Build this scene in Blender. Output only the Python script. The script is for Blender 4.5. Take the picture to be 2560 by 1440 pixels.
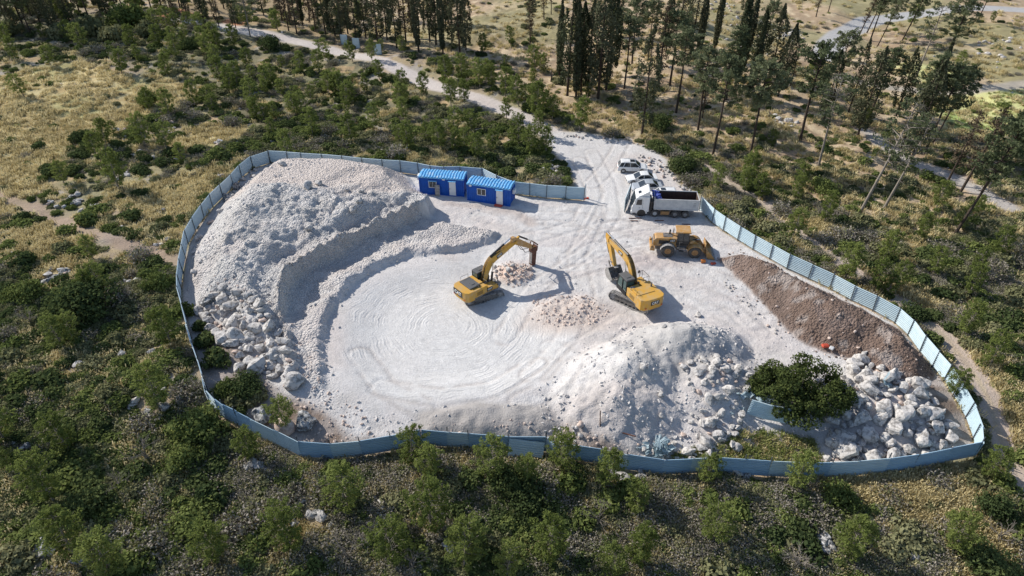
import bpy, bmesh, math, random
import numpy as np
from mathutils import Vector, Matrix, Euler, noise as mnoise
random.seed(7); rng = np.random.default_rng(11)
scene = bpy.context.scene
for o in list(bpy.data.objects): bpy.data.objects.remove(o)
COL = scene.collection
R = math.radians
# ------------------------------------------------------------------ camera, sky, sun, exposure
F = 1730.0; TH = R(36.5); CH = 44.0
cd = bpy.data.cameras.new('camera'); cam = bpy.data.objects.new('camera', cd); COL.objects.link(cam)
cam.location = (0, 0, CH); cam.rotation_euler = (R(90) - TH, 0, 0)
cd.sensor_width = 36; cd.lens = 36 * F / 2560; cd.clip_start = 0.5; cd.clip_end = 6000
scene.camera = cam
SUN_EL = R(35); SUN_TO = Vector((-0.87, 0.49, 0)).normalized()
w = bpy.data.worlds.new('World'); scene.world = w; w.use_nodes = True
wn = w.node_tree.nodes; wl = w.node_tree.links
sky = wn.new('ShaderNodeTexSky'); sky.sky_type = 'NISHITA'; sky.sun_disc = False
sky.sun_elevation = SUN_EL; sky.sun_rotation = math.atan2(SUN_TO.x, SUN_TO.y)
sky.altitude = 400; sky.air_density = 1.0; sky.dust_density = 1.0; sky.ozone_density = 1.0
bg = wn['Background']; bg.inputs['Strength'].default_value = 0.125
wl.new(sky.outputs[0], bg.inputs['Color'])
sd_ = bpy.data.lights.new('sun', 'SUN'); sd_.energy = 4.6; sd_.angle = R(0.53); sd_.color = (1.0, 0.95, 0.87)
sun = bpy.data.objects.new('sun', sd_); COL.objects.link(sun)
sv = Vector((SUN_TO.x * math.cos(SUN_EL), SUN_TO.y * math.cos(SUN_EL), math.sin(SUN_EL)))
sun.rotation_euler = sv.to_track_quat('Z', 'Y').to_euler(); sun.location = (0, 0, 80)
vs = scene.view_settings; scene.display_settings.display_device = 'sRGB'
vs.view_transform = 'Standard'; vs.look = 'None'; vs.exposure = 0.18; vs.gamma = 1; vs.use_curve_mapping = False
scene.render.engine = 'CYCLES'
scene.cycles.max_bounces = 5; scene.cycles.diffuse_bounces = 3; scene.cycles.glossy_bounces = 2
scene.cycles.transmission_bounces = 3; scene.cycles.transparent_max_bounces = 4

# ------------------------------------------------------------------ pixel <-> world
ST, CT = math.sin(TH), math.cos(TH)
def P(px, py, z=0.0):
    u = (px - 1280) / F; v = (py - 720) / F
    t = (CH - z) / (ST + v * CT)
    return u * t, (CT - v * ST) * t
def PIX(x, y, z=0.0):
    # world -> pixel, vectorised
    dz = np.asarray(z) - CH
    dep = y * CT - dz * ST
    dep = np.maximum(dep, 1e-3)
    up = y * ST + dz * CT
    return 1280 + F * x / dep, 720 - F * up / dep
def SC(py):
    return (F * ST + (py - 720) * CT) / CH      # pixels per metre, ground
# ------------------------------------------------------------------ noise in numpy
def _h(ix, iy, s):
    n = (ix.astype(np.int64) * 374761393 + iy.astype(np.int64) * 668265263 + s * 982451653) & 0xffffffff
    n = ((n ^ (n >> 13)) * 1274126177) & 0xffffffff
    return ((n ^ (n >> 16)) & 0xffff) / 65535.0
def vn(x, y, s=0):
    ix = np.floor(x); iy = np.floor(y); fx = x - ix; fy = y - iy
    fx = fx * fx * (3 - 2 * fx); fy = fy * fy * (3 - 2 * fy)
    a = _h(ix, iy, s); b = _h(ix + 1, iy, s); c = _h(ix, iy + 1, s); d = _h(ix + 1, iy + 1, s)
    return (a + (b - a) * fx) + ((c + (d - c) * fx) - (a + (b - a) * fx)) * fy
def fbm(x, y, sc, octv=4, s=0):
    r = 0; a = .5; f = 1 / sc; t = 0
    for i in range(octv):
        r = r + a * vn(x * f + 17.3 * i, y * f - 9.1 * i, s + i); t += a; a *= .5; f *= 2.03
    return r / t
def cell(x, y, sc, s=0):
    # worley-like clod relief 0..1 (1 at clod centres)
    X = x / sc; Y = y / sc; ix = np.floor(X); iy = np.floor(Y); d = np.full(np.shape(X), 9.0)
    for i in (-1, 0, 1):
        for j in (-1, 0, 1):
            cx = ix + i + _h(ix + i, iy + j, s); cy = iy + j + _h(ix + i, iy + j, s + 5)
            d = np.minimum(d, (X - cx) ** 2 + (Y - cy) ** 2)
    return np.clip(1 - np.sqrt(d) * 1.3, 0, 1)
def sst(a, b, x):
    t = np.clip((x - a) / (b - a), 0, 1); return t * t * (3 - 2 * t)
def pdist(X, Y, line):
    d = np.full(np.shape(X), 1e9)
    for (ax, ay), (bx, by) in zip(line[:-1], line[1:]):
        vx, vy = bx - ax, by - ay; L = vx * vx + vy * vy + 1e-9
        t = np.clip(((X - ax) * vx + (Y - ay) * vy) / L, 0, 1)
        d = np.minimum(d, (X - ax - t * vx) ** 2 + (Y - ay - t * vy) ** 2)
    return np.sqrt(d)
def inside(X, Y, poly):
    c = np.zeros(np.shape(X), bool); n = len(poly)
    for i in range(n):
        ax, ay = poly[i]; bx, by = poly[(i + 1) % n]
        if ay == by: continue
        k = ((ay > Y) != (by > Y)) & (X < (bx - ax) * (Y - ay) / (by - ay) + ax)
        c ^= k
    return c
def sdp(X, Y, poly):        # positive inside
    d = pdist(X, Y, list(poly) + [poly[0]])
    return np.where(inside(X, Y, poly), d, -d)
def W(pts, z=0.0): return [P(a, b, z) for a, b in pts]

# ------------------------------------------------------------------ terrain layout
def base(x, y):
    x = np.asarray(x, float); y = np.asarray(y, float)
    b = -1.5 * sst(46, 37, y) - 1.0 * sst(36, 24, y)
    far = sst(75, 130, y)
    b = b + far * (fbm(x, y, 38, 3, 3) - .5) * 5.0
    b = b + sst(60, 130, -x) * 2.0
    return b
FH = 1.8
def top_line(pts):          # fence tops in the photograph -> ground xy
    out = []
    for a, b in pts:
        z = 0.0
        for _ in range(6):
            x, y = P(a, b, z + FH); z = float(base(x, y))
        out.append((x, y))
    return out
F_N2 = top_line([(1462, 470), (1415, 467), (1367, 464), (1325, 459), (1285, 455)])
F_N = top_line([(1285, 455), (1243, 440), (1206, 421), (1150, 417), (1110, 418), (1075, 414), (1045, 408), (1000, 403), (955, 400), (905, 396), (855, 391), (805, 386), (750, 383), (715, 380), (669, 378)])
F_W = top_line([(669, 378), (625, 392), (596, 415), (575, 438), (548, 463), (522, 488), (500, 516), (478, 548), (459, 580), (452, 615), (445, 650), (440, 690), (440, 718), (452, 765), (464, 812), (478, 858), (492, 900), (503, 940), (511, 975)])
F_S1 = top_line([(511, 975), (532, 998), (552, 1013), (586, 1030), (622, 1048), (680, 1076), (740, 1104), (825, 1111), (900, 1106), (977, 1092), (1050, 1077), (1115, 1081), (1170, 1085), (1270, 1092), (1365, 1093)])
F_S2 = top_line([(1365, 1093), (1382, 1104), (1440, 1115), (1505, 1124), (1570, 1137), (1660, 1152), (1730, 1148), (1790, 1146), (1865, 1150), (1930, 1156), (2010, 1159), (2080, 1159), (2145, 1156), (2225, 1148), (2300, 1138), (2380, 1122), (2459, 1106)])
F_E = top_line([(2459, 1106), (2455, 1062), (2435, 1009), (2406, 958), (2379, 916), (2349, 882), (2317, 845), (2286, 803), (2252, 772), (2196, 742), (2140, 716), (2086, 687), (2031, 663), (1977, 639), (1933, 614), (1891, 591), (1852, 568), (1815, 545), (1787, 525), (1755, 494)])
SITE = F_N2 + F_N[1:] + F_W[1:] + F_S1[1:] + F_S2[1:] + F_E[1:]
PARK = W([(1365, 350), (1380, 333), (1450, 333), (1560, 352), (1640, 378), (1665, 400), (1675, 430), (1700, 460), (1745, 490), (1760, 530), (1700, 560), (1480, 560), (1462, 500), (1440, 470), (1432, 440), (1405, 405), (1378, 372)])
HEAPA = W([(1040, 470), (1010, 436), (900, 418), (770, 412), (700, 415), (640, 440), (600, 468), (560, 510), (520, 560), (485, 610), (466, 660), (466, 720), (490, 775), (560, 800), (640, 840), (680, 900), (715, 960), (757, 940), (747, 900), (738, 858), (722, 793), (727, 750), (750, 712), (790, 683), (858, 650), (920, 613), (985, 583), (1040, 566), (1075, 545), (1090, 515)])
CUT = W([(1060, 560), (1040, 566), (985, 583), (920, 613), (858, 650), (790, 683), (750, 712), (727, 750), (722, 793), (738, 858), (747, 900), (765, 948), (800, 985), (835, 1008)])
BENCH = W([(1060, 552), (1150, 570), (1250, 586), (1240, 602), (1158, 630), (1023, 643), (945, 674), (882, 716), (845, 760), (820, 810), (812, 870), (818, 940), (822, 1005), (790, 1000), (745, 960), (715, 880), (695, 800), (700, 745), (725, 705), (775, 665), (850, 630), (915, 595), (980, 563), (1040, 545)])
FLOOR = W([(1230, 625), (1110, 655), (1000, 680), (910, 715), (868, 760), (845, 830), (835, 900), (850, 960), (900, 1010), (980, 1030), (1100, 1020), (1230, 1010), (1360, 970), (1440, 920), (1450, 860), (1400, 800), (1330, 760), (1300, 730), (1260, 670)], -.5)
HEAPC = W([(1800, 652), (1850, 700), (1900, 745), (1950, 805), (1995, 850), (2060, 880), (2150, 905), (2215, 955), (2300, 965), (2345, 950), (2320, 905), (2275, 850), (2225, 812), (2165, 785), (2100, 752), (2030, 720), (1970, 692), (1905, 655), (1850, 632)])
TRACK = W([(1735, 400), (1800, 440), (1880, 490), (1960, 560), (2040, 610), (2140, 680), (2230, 735), (2300, 790), (2370, 850), (2430, 930), (2480, 1000), (2530, 1100), (2590, 1200)])
ROAD = W([(560, 75), (640, 90), (700, 97), (760, 108), (850, 128), (940, 152), (1010, 180), (1080, 208), (1150, 235), (1230, 265), (1310, 300), (1380, 335), (1440, 372)])
PAVED = W([(2700, 22), (2400, 22), (2260, 32), (2170, 47), (2110, 75), (2080, 105), (2065, 140)])
PATHR = W([(2700, 195), (2560, 205), (2420, 222), (2300, 218), (2190, 205), (2100, 195)])
PATHR2 = W([(2160, 330), (2220, 370), (2300, 410), (2380, 440), (2440, 475), (2520, 520)])
PATHL = W([(-60, 470), (60, 510), (190, 572), (300, 608), (390, 632), (450, 655)])
GRASSL = [W([(-80, 230), (60, 195), (200, 172), (330, 205), (420, 200), (520, 225), (470, 260), (350, 300), (300, 335), (200, 335), (160, 390), (100, 460), (0, 560), (-80, 600)]),
          W([(390, 370), (520, 310), (640, 325), (600, 355), (450, 385)]), W([(560, 395), (620, 400), (560, 450), (480, 520), (440, 560), (300, 520), (420, 450)]),
          W([(40, 560), (200, 560), (230, 600), (150, 690), (60, 640)]), W([(1010, 395), (1110, 390), (1130, 412), (1060, 410)]),
          W([(2180, 720), (2250, 700), (2380, 760), (2330, 790)]), W([(2430, 930), (2600, 940), (2600, 1120), (2500, 1020)]), W([(1990, 560), (2090, 600), (2060, 560), (1980, 530)]),
          W([(2010, 1170), (2440, 1150), (2560, 1250), (2600, 1440), (2400, 1440), (2380, 1290), (2200, 1230)])]
FOREST = W([(900, 100), (1000, 120), (1180, 165), (1330, 215), (1420, 290), (1500, 330), (1700, 370), (1900, 450), (2050, 520), (2250, 580), (2420, 600), (2600, 640), (2600, -60), (900, -60)])
FORESTL = W([(420, 40), (640, 70), (900, 120), (900, -80), (420, -80)])
FIELD = [W([(2330, 235), (2480, 215), (2660, 215), (2660, 370), (2480, 350), (2360, 320)]), W([(2200, 160), (2320, 200), (2420, 205), (2400, 175), (2300, 150)]),
         ]
BARE = [W([(2340, 350), (2560, 370), (2620, 470), (2420, 440)])]
INSOIL = [W([(1880, 1055), (2040, 1075), (2090, 1150), (1980, 1165), (1750, 1155), (1660, 1150), (1700, 1100), (1800, 1090)]),
          W([(500, 790), (600, 850), (660, 960), (740, 1000), (790, 1020), (880, 1075), (960, 1085), (960, 1110), (740, 1110), (560, 1020), (500, 960)]),
          W([(1030, 1050), (1400, 1040), (1600, 1110), (1600, 1150), (1380, 1110), (1030, 1080)]),
          W([(2340, 880), (2400, 960), (2450, 1080), (2380, 1080), (2300, 960)])]
GREYBANK = W([(1040, 1020), (1180, 995), (1380, 1000), (1420, 1060), (1330, 1085), (1050, 1075)])
RUTS = [W(l) for l in ([(1480, 380), (1520, 460), (1530, 540), (1480, 600), (1420, 650)], [(1450, 400), (1490, 480), (1450, 560), (1350, 590), (1260, 600)], [(1540, 560), (1640, 580), (1760, 570), (1830, 600)], [(1500, 520), (1440, 640), (1460, 740), (1420, 840), (1330, 930)], [(1850, 740), (1760, 720), (1660, 700), (1600, 650)], [(1900, 830), (1820, 760), (1720, 720), (1560, 690)], [(1390, 760), (1500, 800), (1620, 790)], [(1200, 540), (1320, 570), (1450, 580), (1560, 560)], [(1380, 860), (1440, 900), (1400, 960), (1300, 1000)], [(1600, 600), (1480, 620), (1340, 720), (1260, 830)], [(1900, 700), (1780, 660), (1640, 620), (1500, 590), (1380, 560)], [(1940, 800), (1860, 810), (1760, 760), (1680, 740)], [(1420, 880), (1500, 840), (1560, 800)], [(1300, 700), (1400, 690), (1500, 660), (1600, 640)], [(1560, 350), (1520, 420), (1480, 460)], [(1650, 560), (1560, 570), (1440, 540), (1330, 540)], [(960, 960), (1100, 985), (1240, 965), (1340, 900)], [(900, 880), (960, 960), (1060, 1010)])]
BRK = P(1280, 685)
def cone(X, Y, px, py, rx, ry, rot, h):
    cx, cy = P(px, py, h * .5); c, s = math.cos(R(rot)), math.sin(R(rot))
    a = ((X - cx) * c + (Y - cy) * s) / rx; b = (-(X - cx) * s + (Y - cy) * c) / ry
    r = np.sqrt(a * a + b * b + .015)
    return h * np.clip(1.12 - r, 0, 9)
def smax(a, b, k=.35): return .5 * (a + b + np.sqrt((a - b) ** 2 + k * k)) - k * .5 * np.exp(-np.abs(a - b))
def terrain(X, Y):
    Z0 = base(X, Y); site = sdp(X, Y, SITE); park = sdp(X, Y, PARK)
    out = site < 0
    road = np.minimum(pdist(X, Y, ROAD) - 1.6, np.minimum(pdist(X, Y, TRACK) - 1.2, pdist(X, Y, PAVED) - 3))
    rough = sst(0, 3, -site) * sst(0, 2, -park) * sst(0, 2.5, road)
    Z = Z0 + rough * ((fbm(X, Y, 7, 4, 21) - .5) * 1.1 + (fbm(X, Y, 1.3, 3, 22) - .5) * .35)
    # --- heap A
    wob = (fbm(X, Y, 3.0, 3, 31) - .5)
    d = sdp(X, Y, HEAPA); dc = pdist(X, Y, CUT)
    dd = d + wob * 1.2
    hA = np.minimum(.72 * np.maximum(dd, 0), 9)
    capt = 2.05 + .17 * dc + wob * 1.8
    sou = sst(*[P(0, 840)[1], P(0, 740)[1]], Y)
    capt = capt * (.42 + .58 * sou)
    nor = sst(P(0, 500, 3)[1], P(0, 455, 3)[1], Y + (fbm(X, Y, 5, 2, 47) - .5) * 6)
    capt = np.minimum(capt, 4.2) * (1 - .3 * nor)
    steep = sst(.0, .75, d + wob * .4 + (fbm(X, Y, .8, 2, 46) - .5) * .9) * (1.95 + 1.2 * wob)
    near = sst(5.2, 3.6, dc)
    hA = np.maximum(hA, near * steep * (.55 + .45 * sou))
    hA = np.where(hA > capt, capt + (hA - capt) * .04, hA)
    inA = sst(-.1, .6, d)
    clod = cell(X, Y, .85, 41) * .24 + cell(X, Y, .45, 42) * .12 + (fbm(X, Y, 1.6, 4, 43) - .5) * .7
    hA = hA + inA * clod * sst(.3, 1.5, hA) * (.55 + .8 * fbm(X, Y, 6, 2, 44)) * (1 - .75 * nor)
    Z = Z + np.maximum(hA, 0) * sst(0, .7, site)
    wl_ = sst(-.1, .5, d) * sst(1.5, .7, dc); Z = Z + wl_ * ((fbm(X, Y, .75, 3, 48) - .5) * 1.1)
    # --- floor and bench
    fl = sdp(X, Y, FLOOR)
    Z = Z - .65 * sst(-.5, 5.0, fl)
    b = sdp(X, Y, BENCH) + (fbm(X, Y, 1.1, 3, 51) - .5) * .9
    fade = sst(2.0, .2, d) * sst(P(0, 1010)[1], P(0, 900)[1], Y)
    Z = Z + (sst(-.15, .75, b) * (.68 + .7 * (fbm(X, Y, 2, 3, 52) - .5)) + sst(-.2, .4, b) * sst(1.5, .5, b) * clod * .6 - .35 * sst(1.2, 3.0, b)) * fade
    tr = sst(2.6, .8, dc) * (1 - sst(-.2, .6, d))
    Z = Z - tr * .08
    Z = Z + sst(0, 2, -fl) * sst(0, 1.5, site) * (1 - inA) * ((fbm(X, Y, .9, 3, 55) - .5) * .16 + cell(X, Y, .5, 56) * .04)
    Z = Z + sst(0, 1, fl) * (fbm(X, Y, .7, 2, 57) - .5) * .04
    # --- heap B
    hB = cone(X, Y, 1705, 850, 7.0, 4.4, 10, 3.0)
    hB = smax(hB, cone(X, Y, 1590, 905, 6.5, 4.8, 12, 2.6))
    hB = smax(hB, cone(X, Y, 1545, 985, 6.0, 5.0, 0, 2.2))
    hB = smax(hB, cone(X, Y, 1770, 930, 5.5, 4.5, 0, 1.7))
    hB = np.maximum(hB - .12, 0) + sst(.1, .8, hB) * (cell(X, Y, .6, 61) * .16 + (fbm(X, Y, 1.8, 4, 62) - .5) * .85)
    Z = Z + np.maximum(hB, 0) * sst(.3, 1.5, site)
    # front bank lip
    g = sdp(X, Y, GREYBANK); Z = Z + sst(0, 1.2, g) * (.55 + (fbm(X, Y, 1.2, 3, 63) - .5) * .5)
    # --- brown heap C
    c = sdp(X, Y, HEAPC) + (fbm(X, Y, 2.4, 3, 71) - .5) * 1.4
    cl = 2.7 + (fbm(X, Y, 4, 3, 72) - .5) * 1.4
    hC = .72 * np.maximum(c, 0); hC = np.where(hC > cl, cl + (hC - cl) * .1, hC)
    Z = Z + (hC + sst(.2, 1, hC) * ((fbm(X, Y, .8, 4, 73) - .5) * .42 + cell(X, Y, .5, 74) * .08)) * sst(.1, .8, site)
    # --- broken rock by the hammer, rubble humps under the boulder piles
    r = np.hypot((X - BRK[0]) / 2.6, (Y - BRK[1]) / 2.3)
    Z = Z + sst(1.15, .2, r) * (.45 + cell(X, Y, .5, 81) * .3)
    x2, y2 = P(1420, 770); r2 = np.hypot((X - x2) / 4.5, (Y - y2) / 2.6)
    Z = Z + sst(1.2, .2, r2) * (.35 + (fbm(X, Y, .8, 3, 82) - .5) * .5)
    for (a, b_, rx, ry, h) in ((2230, 1010, 5.2, 4.0, .9), (1790, 1020, 3.6, 3.6, .5), (610, 850, 3.2, 3.6, .6)):
        cx, cy = P(a, b_); rr = np.hypot((X - cx) / rx, (Y - cy) / ry); Z = Z + sst(1.2, .3, rr) * h
    for ln in RUTS:
        q = pdist(X, Y, ln) + (fbm(X, Y, 2.5, 2, 91) - .5) * .25; Z = Z - .045 * sst(.34, .10, np.abs(q - 1.1)) + .02 * sst(.2, .0, np.abs(q - .72))
    return Z
def lines(core0, core1, st, mid, stm, far):
    a = list(np.arange(core0, core1, st)); lo, hi = a[0], a[-1]
    b = list(np.arange(hi + stm, mid[1], stm)); c = list(np.arange(mid[0], lo - stm * .5, stm))
    r = c + a + b; e = r[-1]; s = stm
    while e < far[1]: s *= 1.5; e += s; r.append(e)
    e = r[0]; s = stm
    while e > far[0]: s *= 1.5; e -= s; r.insert(0, e)
    return np.array(r)
XS = lines(-44, 47, .2, (-140, 140), .8, (-1500, 1500))
YS = lines(27, 98, .2, (14, 200), .65, (-300, 3000))
GX, GY = np.meshgrid(XS, YS)
GZ = terrain(GX, GY)
def HZ(x, y):
    x = np.atleast_1d(np.asarray(x, float)); y = np.atleast_1d(np.asarray(y, float))
    i = np.clip(np.searchsorted(XS, x) - 1, 0, len(XS) - 2); j = np.clip(np.searchsorted(YS, y) - 1, 0, len(YS) - 2)
    fx = np.clip((x - XS[i]) / (XS[i + 1] - XS[i]), 0, 1); fy = np.clip((y - YS[j]) / (YS[j + 1] - YS[j]), 0, 1)
    return (GZ[j, i] * (1 - fx) + GZ[j, i + 1] * fx) * (1 - fy) + (GZ[j + 1, i] * (1 - fx) + GZ[j + 1, i + 1] * fx) * fy
def hz(x, y): return float(HZ(x, y)[0])
def G(px, py):              # pixel of a point standing on the ground -> xyz
    u = (px - 1280) / F; v = (py - 720) / F; d = (u, CT - v * ST, -(ST + v * CT))
    t0 = (CH - 7) / -d[2]; t1 = (CH + 7) / -d[2]
    t = np.linspace(t0, t1, 300); x = d[0] * t; y = d[1] * t; z = CH + d[2] * t
    k = np.nonzero(z <= HZ(x, y))[0]; k = k[0] if len(k) else 299
    return Vector((x[k], y[k], hz(x[k], y[k])))
# ------------------------------------------------------------------ materials
def mat(name, col, rough=.8, metal=0, var=0.0, vscale=3.0, bump=0.0, bscale=20.0, spec=.3, col2=None, lo=.35, hi=.65):
    m = bpy.data.materials.new(name); m.use_nodes = True; nt = m.node_tree; n = nt.nodes; l = nt.links
    b = n['Principled BSDF']; b.inputs['Roughness'].default_value = rough; b.inputs['Metallic'].default_value = metal
    b.inputs['Specular IOR Level'].default_value = spec
    b.inputs['Base Color'].default_value = (*col, 1)
    if var or col2:
        tc = n.new('ShaderNodeTexCoord'); no = n.new('ShaderNodeTexNoise'); no.inputs['Scale'].default_value = vscale; no.inputs['Detail'].default_value = 6
        no.inputs['Roughness'].default_value = .65
        l.new(tc.outputs['Object'], no.inputs['Vector'])
        r = n.new('ShaderNodeValToRGB'); r.color_ramp.elements[0].position = lo; r.color_ramp.elements[1].position = hi
        c2 = col2 if col2 else tuple(c * (1 - var) for c in col)
        r.color_ramp.elements[0].color = (*c2, 1); r.color_ramp.elements[1].color = (*col, 1)
        l.new(no.outputs['Fac'], r.inputs[0]); l.new(r.outputs[0], b.inputs['Base Color'])
    if bump:
        tc = n.new('ShaderNodeTexCoord'); no = n.new('ShaderNodeTexNoise'); no.inputs['Scale'].default_value = bscale; no.inputs['Detail'].default_value = 5
        l.new(tc.outputs['Object'], no.inputs['Vector']); bp = n.new('ShaderNodeBump'); bp.inputs['Strength'].default_value = bump; bp.inputs['Distance'].default_value = .05
        l.new(no.outputs['Fac'], bp.inputs['Height']); l.new(bp.outputs[0], b.inputs['Normal'])
    return m
def leafmat(name, c1, c2, trans=.25, seed=0.0):
    m = bpy.data.materials.new(name); m.use_nodes = True; nt = m.node_tree; n = nt.nodes; l = nt.links
    n.remove(n['Principled BSDF']); out = n['Material Output']
    oi = n.new('ShaderNodeObjectInfo'); geo = n.new('ShaderNodeTexCoord'); no = n.new('ShaderNodeTexNoise'); no.inputs['Scale'].default_value = 1.6; no.inputs['Detail'].default_value = 3
    l.new(geo.outputs['Object'], no.inputs['Vector'])
    ad = n.new('ShaderNodeMath'); ad.operation = 'MULTIPLY_ADD'; ad.inputs[1].default_value = 1.7; ad.inputs[2].default_value = -.85
    l.new(no.outputs['Fac'], ad.inputs[0])
    a2 = n.new('ShaderNodeMath'); a2.operation = 'ADD'; a2.use_clamp = True; l.new(ad.outputs[0], a2.inputs[0]); l.new(oi.outputs['Random'], a2.inputs[1])
    mx = n.new('ShaderNodeMix'); mx.data_type = 'RGBA'; mx.inputs['A'].default_value = (*c1, 1); mx.inputs['B'].default_value = (*c2, 1)
    l.new(a2.outputs[0], mx.inputs['Factor'])
    df = n.new('ShaderNodeBsdfDiffuse'); tr = n.new('ShaderNodeBsdfTranslucent'); ms = n.new('ShaderNodeMixShader'); ms.inputs[0].default_value = trans
    l.new(mx.outputs['Result'], df.inputs[0]); l.new(mx.outputs['Result'], tr.inputs[0]); l.new(df.outputs[0], ms.inputs[1]); l.new(tr.outputs[0], ms.inputs[2])
    l.new(ms.outputs[0], out.inputs['Surface'])
    return m
M = {}
M['leaf_green'] = leafmat('leaf_green', (.120, .152, .048), (.21, .245, .080))
M['leaf_dark'] = leafmat('leaf_dark', (.068, .094, .038), (.13, .16, .060))
M['leaf_olive'] = leafmat('leaf_olive', (.165, .172, .085), (.265, .26, .14))
M['leaf_carob'] = leafmat('leaf_carob', (.038, .055, .020), (.092, .115, .038), .18)
M['leaf_pine'] = leafmat('leaf_pine', (.145, .182, .052), (.25, .29, .09), .45)
M['leaf_cypress'] = leafmat('leaf_cypress', (.060, .072, .040), (.13, .134, .082), .2)
M['leaf_tallpine'] = leafmat('leaf_tallpine', (.11, .135, .07), (.20, .22, .125), .35)
M['leaf_brown'] = leafmat('leaf_brown', (.090, .068, .048), (.150, .115, .080), .1)
M['twig_grey'] = leafmat('twig_grey', (.24, .215, .18), (.39, .35, .30), .1)
M['grass_dry'] = leafmat('grass_dry', (.46, .38, .19), (.78, .68, .42), .3)
M['grass_green'] = leafmat('grass_green', (.20, .26, .08), (.45, .44, .18), .3)
M['bark'] = mat('bark', (.085, .062, .048), .95, var=.5, vscale=6)
M['bark_pale'] = mat('bark_pale', (.30, .26, .22), .95, var=.35, vscale=6)
M['chalk_rock'] = mat('chalk_rock', (.57, .54, .51), .95, col2=(.23, .215, .20), vscale=2.8, lo=.38, hi=.53, bump=1.0, bscale=4)
M['rubble'] = mat('rubble', (.64, .61, .59), .95, col2=(.50, .475, .455), vscale=1.3)
M['pink_rubble'] = mat('pink_rubble', (.66, .54, .47), .95, col2=(.54, .43, .36), vscale=1.3)
M['pink_rock'] = mat('pink_rock', (.70, .58, .50), .95, col2=(.45, .33, .27), vscale=3, bump=.6, bscale=7)
M['grey_rock'] = mat('grey_rock', (.56, .55, .53), .95, col2=(.13, .13, .13), vscale=2.5, lo=.42, hi=.60, bump=.9, bscale=6)
M['soil_clod'] = mat('soil_clod', (.23, .17, .14), .98, var=.4, vscale=3)
M['cat_yellow'] = mat('machine_yellow', (.60, .33, .055), .6, col2=(.50, .35, .17), vscale=1.7, lo=.32, hi=.56, spec=.3, bump=.1, bscale=6)
M['cat_dusty'] = mat('dusty_yellow', (.45, .235, .065), .65, col2=(.50, .36, .22), vscale=2.0, lo=.3, hi=.6)
M['black'] = mat('black_paint', (.022, .022, .024), .4, spec=.5)
M['rubber'] = mat('rubber', (.045, .043, .042), .9, col2=(.13, .12, .11), vscale=5)
M['steel_dark'] = mat('dark_steel', (.10, .095, .09), .6, metal=.2, col2=(.26, .24, .22), vscale=4)
M['dusty_steel'] = mat('dusty_steel', (.44, .42, .40), .85, metal=.0, col2=(.17, .16, .15), vscale=5)
M['chrome'] = mat('chrome', (.7, .7, .7), .2, metal=1)
M['rust'] = mat('rusty_steel', (.20, .085, .055), .85, col2=(.08, .045, .035), vscale=4)
M['glass'] = mat('dark_glass', (.02, .025, .03), .08, spec=.8)
M['glass_green'] = mat('tinted_glass', (.05, .09, .085), .1, spec=.8)
M['white'] = mat('white_paint', (.78, .78, .77), .35, var=.06, vscale=2, spec=.5)
M['silver'] = mat('silver_paint', (.50, .53, .56), .3, metal=.3, spec=.5)
M['dusty_white'] = mat('dusty_white', (.62, .615, .60), .6, col2=(.46, .47, .48), vscale=1.5)
M['plate'] = mat('grey_plastic', (.12, .12, .12), .6)
M['blue'] = mat('container_blue', (.012, .11, .50), .5, var=.25, vscale=1.5)
M['roof_blue'] = mat('roof_blue', (.17, .47, .78), .45, col2=(.50, .64, .76), vscale=1.6, lo=.36, hi=.48)
M['fence'] = mat('fence_blue', (.50, .62, .675), .42, col2=(.43, .55, .61), vscale=1.2, spec=.5, bump=.05, bscale=2)
M['fence2'] = mat('fence_pale', (.58, .69, .73), .42, col2=(.46, .58, .64), vscale=1.5, spec=.5)
M['fence_shade'] = mat('fence_blue_shaded', (.35, .50, .62), .42, col2=(.29, .43, .55), vscale=1.1, spec=.5)  # deeper copy of the fence blue, shade painted in for the front runs
M['post'] = mat('fence_post', (.10, .115, .13), .6, metal=.3)
M['galv'] = mat('galvanised', (.42, .43, .44), .5, metal=.5)
M['tarp'] = mat('blue_tarp', (.10, .14, .48), .7, var=.5, vscale=6)
M['brown_in'] = mat('rusty_tipper', (.055, .036, .030), .9, col2=(.10, .065, .05), vscale=3)
M['orange'] = mat('orange_plastic', (.75, .24, .05), .6)
M['red'] = mat('red_plastic', (.55, .09, .05), .6)
M['wood'] = mat('wood', (.48, .27, .12), .8, var=.4, vscale=8)
M['lamp_g'] = mat('lamp_glass', (.8, .8, .8), .1, spec=.8)

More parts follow.
